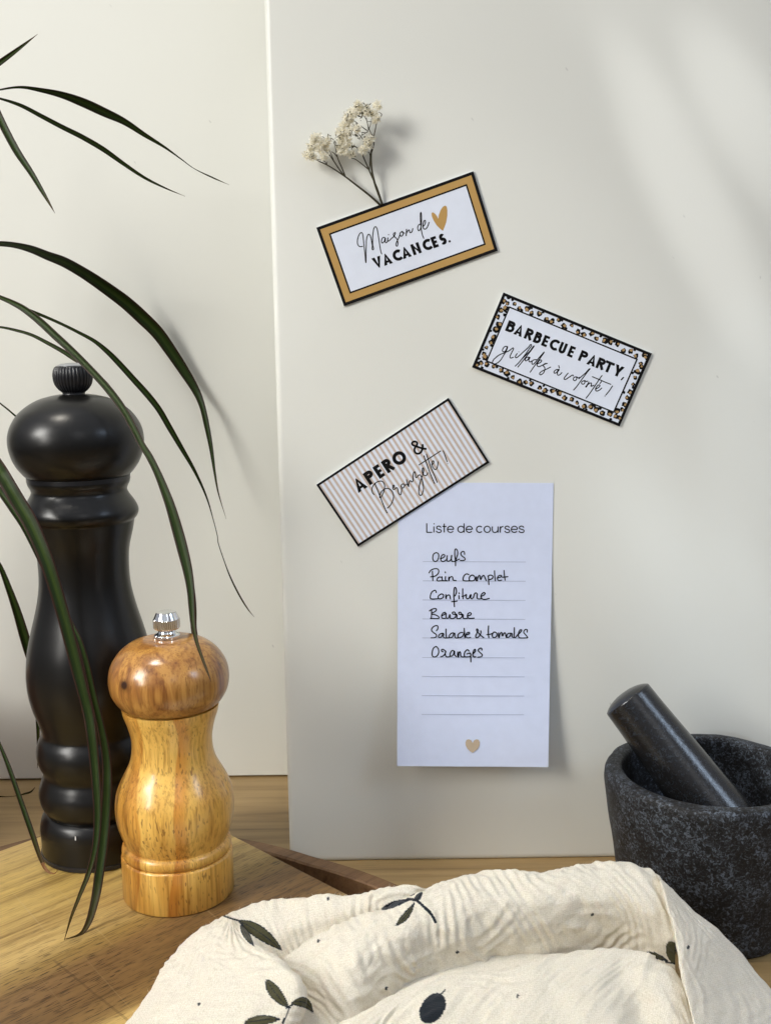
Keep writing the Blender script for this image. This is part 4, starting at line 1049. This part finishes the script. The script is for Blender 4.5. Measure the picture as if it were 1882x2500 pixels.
# ------------------------------------------------------------------ long leaved plant
def make_plant():
    base = np.array([-0.335, 0.62, 0.0])
    o = thing('dracaena_plant', 'long narrow arching green leaves of a potted plant at the left edge', 'plant', tuple(base))
    mesh('pot', *lathe([(0, 0), (0.040, 0), (0.043, 0.002), (0.056, 0.085), (0.060, 0.086), (0.061, 0.102), (0.056, 0.102), (0.053, 0.090)], base[:2], 64), M_pot, o, angle=35)
    mesh('soil', *lathe([(0.0535, 0.091), (0.03, 0.093), (0, 0.094)], base[:2], 48), M_soil, o)
    cane = catmull([(-0.335, 0.62, 0.09), (-0.325, 0.62, 0.20), (-0.300, 0.612, 0.32), (-0.285, 0.608, 0.42), (-0.278, 0.607, 0.455)], 10)
    mesh('cane', *tube(cane, np.linspace(0.009, 0.005, len(cane)), 12), M_cane, o)
    def leaf(pts, wid, y0, y1, root=None, twist=(0, 0), mat=None, yl=None, fold=0.22):
        """pts photo pixels, wid photo pixels; y runs from y0 to y1 (or the list yl) along the blade"""
        n = len(pts)
        ys = np.array(yl) if yl is not None else np.linspace(y0, y1, n)
        P3 = [ony(u, v, y) for (u, v), y in zip(pts, ys)]
        W3 = [w_ * (y / math.cos(PITCH)) / F for w_, y in zip(wid, ys)]
        if root is not None:
            P3 = [np.array(root)] + P3; W3 = [max(W3[0] * .8, .003)] + W3
        A = np.array([np.append(p, w_) for p, w_ in zip(P3, W3)])
        Q = []
        # smooth by chord length in 3D
        B = catmull(np.array([[a[0], a[2], a[1], a[3]] for a in A]), 9)
        C = B[:, [0, 2, 1]]; Wd = np.maximum(B[:, 3], 0.00012)
        T = np.gradient(C, axis=0); T /= np.linalg.norm(T, axis=1)[:, None] + 1e-9
        vs = []; uv = []; fs = []; NC = 7
        tl = np.concatenate([[0], np.cumsum(np.linalg.norm(np.diff(C, axis=0), axis=1))]); tl /= tl[-1]
        for i in range(len(C)):
            view = C[i] - CAM; view /= np.linalg.norm(view)
            s = np.cross(T[i], view); s /= np.linalg.norm(s) + 1e-9
            nn = np.cross(s, T[i]); nn /= np.linalg.norm(nn) + 1e-9
            if nn @ view > 0: nn = -nn
            tw = math.radians(twist[0] * (1 - tl[i]) + twist[1] * tl[i])
            s2 = s * math.cos(tw) + nn * math.sin(tw); n2 = -s * math.sin(tw) + nn * math.cos(tw)
            hw = Wd[i] / 2 / max(math.cos(tw), .35)
            for k in range(NC):
                a = -1 + 2 * k / (NC - 1)
                dz = (abs(a) ** 1.3 - .5) * fold * hw * 2 * (1 if i % 1 == 0 else 0)
                vs.append(C[i] + s2 * a * hw + n2 * dz); uv.append(((a + 1) / 2, tl[i]))
        for i in range(len(C) - 1):
            for k in range(NC - 1):
                b = i * NC + k; fs.append((b, b + 1, b + NC + 1, b + NC))
        ob = mesh('leaf', vs, fs, mat or M_leaf, o, uv=uv)
        md = ob.modifiers.new('thickness', 'SOLIDIFY'); md.thickness = 0.00025
        return ob
    a = lambda L, s, x0=0, y0=0: [(x0 + s * x, y0 + s * y) for x, y in L]
    w = lambda L, s: [s * x for x in L]
    top = (-0.279, 0.607, 0.45); mid = (-0.283, 0.608, 0.425); low = (-0.293, 0.61, 0.36)
    s = .4204
    leaf([(-70, 200), (0, 151), (45, 118), (92, 82)], [13, 12, 8, 0.5], .60, .58, top)
    leaf(a([(-90, 545), (0, 518), (120, 503), (240, 520), (360, 547), (480, 590), (600, 645), (720, 702), (840, 780), (960, 855), (1050, 920), (1125, 975), (1230, 1027), (1330, 1071)], s), w([8, 9, 14, 24, 36, 48, 48, 36, 25, 13, 7, 4, 8, 1], s), .60, .69, top, (35, 5))
    leaf(a([(-90, 550), (0, 570), (120, 610), (240, 672), (360, 735), (480, 795), (600, 865), (720, 950), (840, 1030), (960, 1090), (1075, 1138)], s), w([10, 12, 20, 24, 26, 28, 28, 22, 16, 9, 1], s), .60, .66, top, (-25, 10))
    leaf(a([(-100, 500), (-40, 600), (0, 688), (40, 770), (100, 880), (180, 1000), (240, 1100), (290, 1185), (320, 1238)], s), w([30, 38, 42, 42, 40, 32, 24, 12, 1], s), .59, .57, top)
    s = .3844
    leaf(a([(-120, 125), (0, 115), (100, 125), (200, 150), (300, 190), (400, 228), (500, 282), (600, 345), (700, 415), (800, 490), (900, 580), (1000, 680), (1080, 790), (1160, 910), (1245, 1050), (1285, 1150), (1315, 1280), (1340, 1410), (1362, 1560), (1387, 1700), (1437, 1866)], s, 0, 550), w([26, 32, 36, 46, 54, 62, 66, 72, 78, 82, 84, 80, 74, 66, 50, 38, 34, 26, 16, 9, 1], s), 0, 0, mid, (10, 0),
         yl=[.615, .628, .642, .656, .669, .681, .692, .702, .711, .718, .724, .728, .730, .731, .730, .726, .722, .718, .714, .710, .706])
    L6 = a([(-110, 410), (0, 455), (70, 485), (150, 528), (250, 605), (350, 698), (450, 790), (550, 890), (640, 985), (720, 1080), (790, 1180), (850, 1290), (900, 1390), (950, 1470), (1000, 1570), (1045, 1680), (1085, 1790)], s, 0, 550)
    W6 = w([24, 26, 32, 40, 46, 48, 46, 46, 46, 48, 46, 44, 42, 44, 46, 54, 62], s)
    L6 += a([(1068, 1100), (1100, 1220), (1128, 1340), (1145, 1450), (1152, 1560), (1160, 1660), (1180, 1760), (1210, 1850), (1240, 1930), (1268, 2005)], .4068, 0, 850); W6 += w([66, 66, 58, 48, 40, 32, 24, 20, 15, 1], .4068)
    leaf(L6, W6, .575, .474, mid, (20, 5))
    leaf(a([(1090, 1200), (1125, 1320), (1148, 1450), (1160, 1570), (1164, 1690), (1190, 1800)], .4068, 0, 850), w([20, 40, 42, 40, 36, 30], .4068), .545, .545)
    L7 = a([(-100, 430), (0, 462), (100, 505), (200, 545), (300, 585), (400, 630), (500, 680), (600, 735), (680, 800), (750, 870), (850, 980), (940, 1080), (1010, 1170), (1080, 1290), (1150, 1410), (1220, 1530), (1280, 1650), (1320, 1750), (1352, 1860), (1380, 1970)], s, 0, 550)
    W7 = w([14, 16, 18, 20, 18, 18, 20, 24, 32, 36, 38, 40, 38, 36, 30, 22, 15, 10, 6, 5], s)
    L7 += a([(1310, 1170), (1350, 1290), (1385, 1380), (1440, 1490), (1490, 1570), (1527, 1615)], .4068, 0, 850); W7 += w([5, 6, 9, 10, 7, 1], .4068)
    leaf(L7, W7, .60, .66, mid, (-15, 10))
    leaf(a([(-100, 640), (0, 645), (100, 665), (200, 695), (300, 745), (400, 800), (470, 845), (530, 880), (600, 945), (680, 1020), (740, 1100)], s, 0, 550), w([12, 14, 18, 20, 24, 28, 30, 32, 38, 34, 14], s), .60, .585, low, (20, 0))
    leaf([(-60, 930), (0, 984), (20, 1000), (45, 1022), (90, 1065)], [3, 3.6, 4, 4.5, 2], .62, .62, low)
    s = .5607; y0 = 1080
    leaf(a([(-60, 30), (0, 122), (40, 190), (82, 262), (125, 335), (165, 420), (205, 520), (240, 630), (275, 750), (305, 860), (335, 980), (360, 1080), (385, 1180), (400, 1280), (412, 1400), (420, 1500), (425, 1600), (422, 1700), (410, 1790), (385, 1880), (345, 1980), (310, 2070), (280, 2170)], s, 0, y0),
         w([56, 60, 62, 64, 66, 62, 60, 58, 56, 56, 54, 50, 48, 46, 42, 40, 36, 32, 28, 24, 18, 12, 2], s), 0, 0, (-0.285, .575, .40), (0, 8),
         yl=[.545, .525, .52, .517, .514, .511, .508, .506, .504, .502, .500, .498, .496, .493, .490, .487, .484, .481, .478, .475, .471, .468, .4655])
    leaf(a([(-60, 130), (0, 212), (50, 285), (105, 372), (180, 520), (250, 660), (305, 780), (345, 860), (375, 960), (402, 1080), (428, 1190), (452, 1300), (465, 1400), (466, 1500), (460, 1620), (450, 1740), (436, 1850), (422, 1950), (405, 2030), (388, 2085), (362, 2132), (335, 2150), (285, 2165)], s, 0, y0),
         w([26, 28, 28, 24, 24, 24, 22, 24, 28, 30, 32, 36, 40, 44, 46, 46, 44, 42, 36, 30, 20, 10, 3], s), 0, 0, (-0.29, .58, .36), (10, 0),
         yl=[.55, .535, .53, .527, .523, .519, .516, .513, .511, .509, .507, .505, .503, .500, .497, .493, .489, .485, .480, .477, .474, .470, .4665])
    leaf(a([(-40, 480), (0, 540), (40, 640), (75, 740), (105, 840), (125, 910), (140, 970), (152, 1050), (160, 1140), (165, 1240), (166, 1330), (163, 1420)], s, 0, y0), w([16, 20, 28, 36, 42, 40, 32, 26, 20, 16, 11, 2], s), .60, .605, (-0.30, .61, .30), (15, 0))
    l14 = leaf(a([(-40, 1230), (0, 1320), (40, 1420), (75, 1520), (110, 1620), (145, 1720), (170, 1795), (188, 1840)], s, 0, y0), w([10, 14, 20, 22, 24, 24, 20, 17], s), 0, 0, (-0.30, .60, .2), (10, 0),
         yl=[.56, .555, .55, .545, .54, .535, .531, .5285])
    leaf(a([(184, 1832), (196, 1856), (212, 1872), (232, 1879), (246, 1872), (251, 1858)], s, 0, y0), w([16, 14, 11, 7, 4, 1], s), .5288, .523, mat=M_leafdry)
    s = .1085
    leaf(a([(-300, 600), (0, 600), (150, 605), (300, 595), (420, 575), (550, 540), (680, 500), (740, 450), (785, 395)], s, 0, 1880), w([28, 28, 16, 14, 20, 42, 42, 26, 12], s), .695, .69, twist=(45, 20))
make_plant()

# ------------------------------------------------------------------ muslin cloth
CREAM = (0.93, 0.89, 0.79)
OLIVE, NAVY = (0.085, 0.082, 0.042), (0.020, 0.026, 0.036)
def hz(u, v, h): return onz(u, v, h)
def make_cloth():
    V = []; Fc = []; UVs = []; PID = []
    def patch(rows, step=0.0005, crk=(1, 1), amp=0.0006, seed=0, extra=None, slope=0.0):
        rows = np.array(rows, float)              # (R, C, 3)
        R, C, _ = rows.shape
        lu = max(np.linalg.norm(np.diff(rows, axis=1), axis=2).sum(1)); lv = max(np.linalg.norm(np.diff(rows, axis=0), axis=2).sum(0))
        nu, nv = max(int(lu / step / (C - 1)), 3), max(int(lv / step / (R - 1)), 3)
        def cr(A, n):                              # uniform Catmull-Rom along axis 0
            Nn = len(A); out = []
            for i in range(Nn - 1):
                p1, p2 = A[i], A[i + 1]; p0 = A[i - 1] if i > 0 else 2 * p1 - p2; p3 = A[i + 2] if i + 2 < Nn else 2 * p2 - p1
                for t in np.linspace(0, 1, n, endpoint=False):
                    out.append(.5 * ((2 * p1) + (-p0 + p2) * t + (2 * p0 - 5 * p1 + 4 * p2 - p3) * t * t + (-p0 + 3 * p1 - 3 * p2 + p3) * t ** 3))
            out.append(A[-1]); return np.array(out)
        G = cr(rows, nv); G = cr(np.swapaxes(G, 0, 1), nu); G = np.swapaxes(G, 0, 1)
        dU = np.gradient(G, axis=1); dV = np.gradient(G, axis=0); Nr = np.cross(dU, dV); Nr /= np.linalg.norm(Nr, axis=2)[:, :, None] + 1e-12
        if np.mean(np.sum(Nr * (CAM - G), axis=2)) < 0: Nr = -Nr
        su = np.concatenate([[0], np.cumsum(np.linalg.norm(np.diff(G.mean(0), axis=0), axis=1))])
        sv = np.concatenate([[0], np.cumsum(np.linalg.norm(np.diff(G.mean(1), axis=0), axis=1))])
        H, Wd = G.shape[:2]
        D_ = np.zeros((H, Wd))
        for i in range(H):
            for j in range(Wd):
                a, b = su[j], sv[i]
                a2 = a + slope * b
                wx = mnoise.noise(Vector((a * 45 + seed, b * 45, 3.1))) * .004
                wy = mnoise.noise(Vector((a * 38, b * 38, seed + 31))) * .9
                n1 = math.sin(2 * math.pi * (a2 * crk[0] / .0050 + wy + 3.4 * mnoise.noise(Vector((a2 * 26, b * 26, seed + 3)))))
                n6 = math.sin(2 * math.pi * ((b + .25 * a) / .0074 + 1.4 * wy + 2.6 * mnoise.noise(Vector((a * 30, b * 30, seed + 41)))))
                m2 = max(0, .35 + 1.6 * mnoise.noise(Vector((a * 45, b * 45, seed + 43))))
                n8 = 1 - 2.2 * abs(mnoise.noise(Vector((a2 * 34 + 2.5 * wx / .004, b * 24, seed + 51))))
                n5 = mnoise.noise(Vector((a2 * 170, b * 120, seed + 47)))
                m1 = .40 + 1.5 * mnoise.noise(Vector((a2 * 60, b * 110 * crk[1], seed + 5)))
                n2 = mnoise.noise(Vector(((a2 + wx) * 60, b * 60, seed + 7)))
                n3 = mnoise.noise(Vector((a2 * 120, (b + wx) * 240, seed + 13)))
                n4 = mnoise.noise(Vector((a * 420, b * 420, seed + 21)))
                D_[i, j] = amp * (.46 * n1 * m1 + 0.9 * n8 + .34 * n6 * m2 + 1.0 * n2 + .62 * n3 + .85 * n5 + .22 * n4)
        G = G + Nr * D_[:, :, None]
        if extra is not None: G = extra(G)
        b0 = len(V); PID.extend([seed] * (H * Wd)); V.extend(map(tuple, G.reshape(-1, 3)))
        for i in range(H):
            for j in range(Wd): UVs.append((su[j], sv[i]))
        for i in range(H - 1):
            for j in range(Wd - 1):
                q = b0 + i * Wd + j; Fc.append((q, q + 1, q + Wd + 1, q + Wd))
    off = lambda row, *d: [p + np.array(d) for p in row]
    Z = lambda L: [hz(*p) for p in L]
    # underlay
    patch([Z([(u, v, h) for u in (480, 650, 800, 950, 1150, 1350, 1600)]) for v, h in ((2330, .0365), (2420, .0365), (2540, .0365), (2680, .036))], .0015, amp=.0005, seed=2)
    # back sheet
    cu = [(540, 2242, .050), (636, 2212, .054), (732, 2195, .057), (829, 2187, .059), (925, 2176, .061), (1006, 2168, .062), (1060, 2171, .060), (1120, 2182, .055)]
    c1 = Z(cu)
    r2 = Z([(590, 2292, .049), (660, 2270, .050), (745, 2250, .052), (835, 2232, .054), (925, 2214, .056), (1000, 2205, .056), (1060, 2200, .054), (1120, 2205, .05)])
    r3 = Z([(640, 2350, .0415), (690, 2340, .041), (755, 2312, .0425), (840, 2276, .046), (925, 2250, .048), (1000, 2240, .048), (1060, 2232, .047), (1120, 2232, .045)])
    r4 = Z([(690, 2420, .037), (725, 2400, .037), (785, 2360, .037), (855, 2320, .038), (930, 2290, .039), (1000, 2275, .04), (1060, 2265, .04), (1120, 2260, .04)])
    patch([off(c1, 0, .012, -.022), off(c1, 0, .0075, -.006), c1, r2, r3, r4], crk=(1.25, .55), amp=.00085, seed=11)
    # main fold
    up = [(694, 2342, .049), (770, 2294, .054), (850, 2253, .058), (930, 2224, .061), (1000, 2197, .0635), (1050, 2173, .065), (1100, 2156, .066), (1185, 2135, .067), (1265, 2130, .067), (1339, 2130, .067), (1413, 2116, .068), (1477, 2110, .068), (1530, 2112, .068), (1593, 2136, .065), (1645, 2182, .058)]
    bt = [(730, 2445, .037), (775, 2490, .036), (850, 2545, .034), (930, 2480, .033), (1000, 2440, .031), (1050, 2425, .030), (1100, 2415, .030), (1185, 2400, .028), (1265, 2385, .028), (1339, 2375, .028), (1413, 2360, .028), (1477, 2352, .029), (1530, 2352, .030), (1593, 2375, .030), (1650, 2400, .030)]
    rows = []
    for f, g in ((0, 0), (.14, .02), (.34, .16), (.58, .46), (.82, .82), (1.0, 1.0)):
        rows.append(Z([(a[0] + (b[0] - a[0]) * f, a[1] + (b[1] - a[1]) * f, a[2] + (b[2] - a[2]) * g) for a, b in zip(up, bt)]))
    patch([off(rows[0], 0, .012, -.028), off(rows[0], 0, .0085, -.007)] + rows, crk=(1.0, .55), amp=.00095, seed=23, slope=-.45)
    # front lobe
    cr_ = [(780, 2545), (828, 2503), (885, 2475), (939, 2449), (1000, 2412), (1060, 2391), (1132, 2378), (1210, 2371), (1297, 2355), (1371, 2339), (1466, 2323), (1530, 2323), (1583, 2335), (1625, 2360), (1652, 2389), (1674, 2421), (1690, 2479), (1700, 2560)]
    hc = [.043, .045, .047, .048, .049, .050, .050, .050, .051, .051, .052, .052, .051, .049, .047, .045, .042, .038]
    bu = [690, 735, 800, 865, 930, 1000, 1080, 1165, 1250, 1330, 1420, 1480, 1525, 1562, 1590, 1610, 1630, 1645]
    c = Z([(u, v, h) for (u, v), h in zip(cr_, hc)])
    rows = [c]
    for f, dh in ((.18, .000), (.42, -.003), (.7, -.007), (1.0, -.012), (1.5, -.0155)):
        rr = []
        for (u, v), h, ub in zip(cr_, hc, bu):
            uu, vv = u + (ub - u) * f, v + (2650 - v) * f
            lx = 1500 + (vv - 2340) * .42
            hh = h + dh - .0065 * math.exp(-((uu - lx) / 48) ** 2) * min(1, f * 3)
            rr.append(hz(uu, vv, hh))
        rows.append(rr)
    patch([off(c, 0, .010, -.030), off(c, 0, .0065, -.008)] + rows, crk=(.85, .8), amp=.00075, seed=37, slope=.8)
    # left lobe
    le = [(556, 2236, .050), (507, 2262, .049), (459, 2298, .047), (410, 2361, .045), (382, 2409, .044), (348, 2462, .043), (319, 2502, .042), (285, 2560, .041), (250, 2630, .0395), (215, 2740, .0365), (190, 2840, .0355)]
    ri = [(566, 2246, .052), (600, 2284, .055), (632, 2311, .058), (684, 2349, .060), (718, 2387, .060), (729, 2426, .058), (723, 2465, .054), (700, 2525, .049), (680, 2610, .045), (660, 2720, .039), (650, 2820, .036)]
    rows = []
    for a, b in zip(le, ri):
        A, B = hz(*a), hz(*b); mm = lambda f, dh: hz(a[0] + (b[0] - a[0]) * f, a[1] + (b[1] - a[1]) * f, a[2] + (b[2] - a[2]) * f + dh)
        rows.append([A + np.array((-.004, .010, -.014)), A + np.array((-.002, .006, -.005)), A, mm(.25, .0025), mm(.5, .003), mm(.78, .002), B, B + np.array((.002, .006, -.007)), B + np.array((-.004, .010, -.016))])
    patch(rows, crk=(.7, .8), amp=.00075, seed=51)
    # hem flap on the right
    le = [(1612, 2150, .067), (1625, 2196, .064), (1641, 2250, .060), (1658, 2318, .056), (1668, 2380, .053), (1684, 2442, .050), (1700, 2505, .047), (1718, 2590, .041), (1735, 2680, .028), (1750, 2780, .008)]
    ri = [(1600, 2139, .066), (1646, 2181, .058), (1697, 2228, .051), (1752, 2274, .044), (1806, 2330, .034), (1860, 2395, .026), (1915, 2460, .021), (1975, 2545, .015), (2020, 2640, .008), (2050, 2740, .004)]
    rows = []
    for a, b in zip(le, ri):
        A, B = hz(*a), hz(*b); mm = lambda f, dh: hz(a[0] + (b[0] - a[0]) * f, a[1] + (b[1] - a[1]) * f, a[2] + (b[2] - a[2]) * f + dh)
        rows.append([A + np.array((.006, .010, -.012)), A + np.array((.001, .004, -.004)), A, mm(.3, .001), mm(.65, .001), B, B + np.array((.002, .004, -.006)), B + np.array((.003, .006, -.02))])
    patch(rows, crk=(.8, .8), amp=.00036, seed=67)

    V = np.array(V); PID = np.array(PID); ONLY = [None]
    q = V - CAM; zz = q @ Fw
    PU, PV = CX + F * (q @ RR) / zz, CY - F * (q @ UU) / zz
    colr = np.tile(np.array((*CREAM, 1.0)), (len(V), 1))
    rs = np.random.RandomState(4)
    jit = rs.uniform(-.35, .35, len(V))
    def paint(mask, c): colr[mask & ((PID == ONLY[0]) if ONLY[0] else True), :3] = c
    def lens(p0, p1, wid, c, bow=0.0, rib=True):
        p0, p1 = np.array(p0, float), np.array(p1, float); d = p1 - p0; L = np.hypot(*d); d /= L; n = np.array([-d[1], d[0]])
        t = ((PU - p0[0]) * d[0] + (PV - p0[1]) * d[1]) / L; s_ = (PU - p0[0]) * n[0] + (PV - p0[1]) * n[1] + jit
        s_ = s_ - bow * 4 * t * (1 - t)
        tt = np.clip(t, 0, 1); hw = wid / 2 * np.sin(np.pi * tt ** .8) ** .75
        ins = (t > 0) & (t < 1) & (np.abs(s_) < hw)
        paint(ins, c)
        paint(ins & (np.abs(s_) > hw - 2.6), NAVY)
        if rib: paint(ins & (np.abs(s_) < 1.0), NAVY)
    def line(pts, wid, c=NAVY):
        P = catmull(pts, 6)
        for a, b in zip(P[:-1], P[1:]):
            d = b - a; L = np.hypot(*d) + 1e-9; d = d / L
            t = np.clip((PU - a[0]) * d[0] + (PV - a[1]) * d[1], 0, L)
            paint(np.hypot(PU - a[0] - t * d[0], PV - a[1] - t * d[1]) < wid / 2, c)
    def ell(c, rx, ry, ang, colo):
        a = math.radians(ang); x = (PU - c[0]) * math.cos(a) + (PV - c[1]) * math.sin(a); y = -(PU - c[0]) * math.sin(a) + (PV - c[1]) * math.cos(a)
        paint((x / rx) ** 2 + (y / ry) ** 2 < 1 + jit * .04, colo)
    # sprig by the left crest
    line([(546, 2237), (562, 2243), (580, 2248), (590, 2251)], 4); lens((584, 2249), (689, 2322), 32, OLIVE, -5); lens((588, 2254), (621, 2312), 17, OLIVE, 3)
    # sprig in the valley
    lens((650, 2393), (706, 2463), 30, OLIVE, 3); line([(700, 2462), (718, 2452), (731, 2447)], 5); line([(708, 2460), (700, 2478), (690, 2500)], 4)
    lens((711, 2450), (765, 2474), 26, OLIVE, -14); lens((595, 2500), (686, 2490), 26, OLIVE, -3)
    # sprig on the main fold
    lens((930, 2222), (1002, 2197), 15, NAVY, -2, False); lens((966, 2261), (1012, 2204), 17, OLIVE, 4); lens((1012, 2202), (1032, 2178), 14, NAVY, 0, False)
    line([(995, 2196), (1015, 2199), (1036, 2216), (1052, 2232), (1063, 2252)], 7); line([(1003, 2188), (1012, 2184)], 2.5)
    # olive
    ell((1056, 2463), 28, 41, 33, NAVY); line([(1073, 2432), (1080, 2425), (1087, 2417)], 3.5)
    # sprig under the hem
    ONLY[0] = 23
    lens((1578, 2325), (1632, 2348), 14, OLIVE, 0); ell((1644, 2328), 17, 30, -20, OLIVE); line([(1625, 2350), (1650, 2354), (1668, 2358)], 4)
    ONLY[0] = None
    for c_ in ((801, 2195), (777, 2299), (943, 2414), (486, 2453), (1116, 2326), (1446, 2234), (1263, 2433), (1680, 2314)): ell(c_, 3.6, 4.8, 20, NAVY)
    o = mesh('muslin_cloth', V, Fc, M_cloth, None, uv=UVs, attr={'print': colr}, loc=(0.03, 0.43, 0.0))
    ROOT[o.name] = np.array((0.03, 0.43, 0.0))
    rnd = np.random.RandomState(9); lb = MB(); P3 = np.array(V); nf = len(P3)
    sel = rnd.choice(nf, 9000, replace=False)
    for i in sel:
        if P3[i, 2] < 0.034 or colr[i, 0] < .5: continue
        p = P3[i]; d = rnd.normal(size=3); d[1] -= .5; d[2] += .9; d /= np.linalg.norm(d)
        s_ = np.cross(d, p - CAM); s_ /= np.linalg.norm(s_) + 1e-9; s_ *= 0.000022
        L_ = rnd.uniform(.0004, .0015); bend = rnd.normal(size=3) * L_ * .35
        q1 = p + d * L_ * .5 + bend * .4; q2 = p + d * L_ + bend
        lb.add([p - s_, p + s_, q1 + s_, q1 - s_, q2], [(0, 1, 2, 3), (3, 2, 4)])
    lint = lb.build('lint', M_lint, o, smooth=False); lint['kind'] = 'stuff'
    tag(o, 'crumpled cream muslin cloth printed with olive sprigs, in the foreground', 'cloth')
make_cloth()
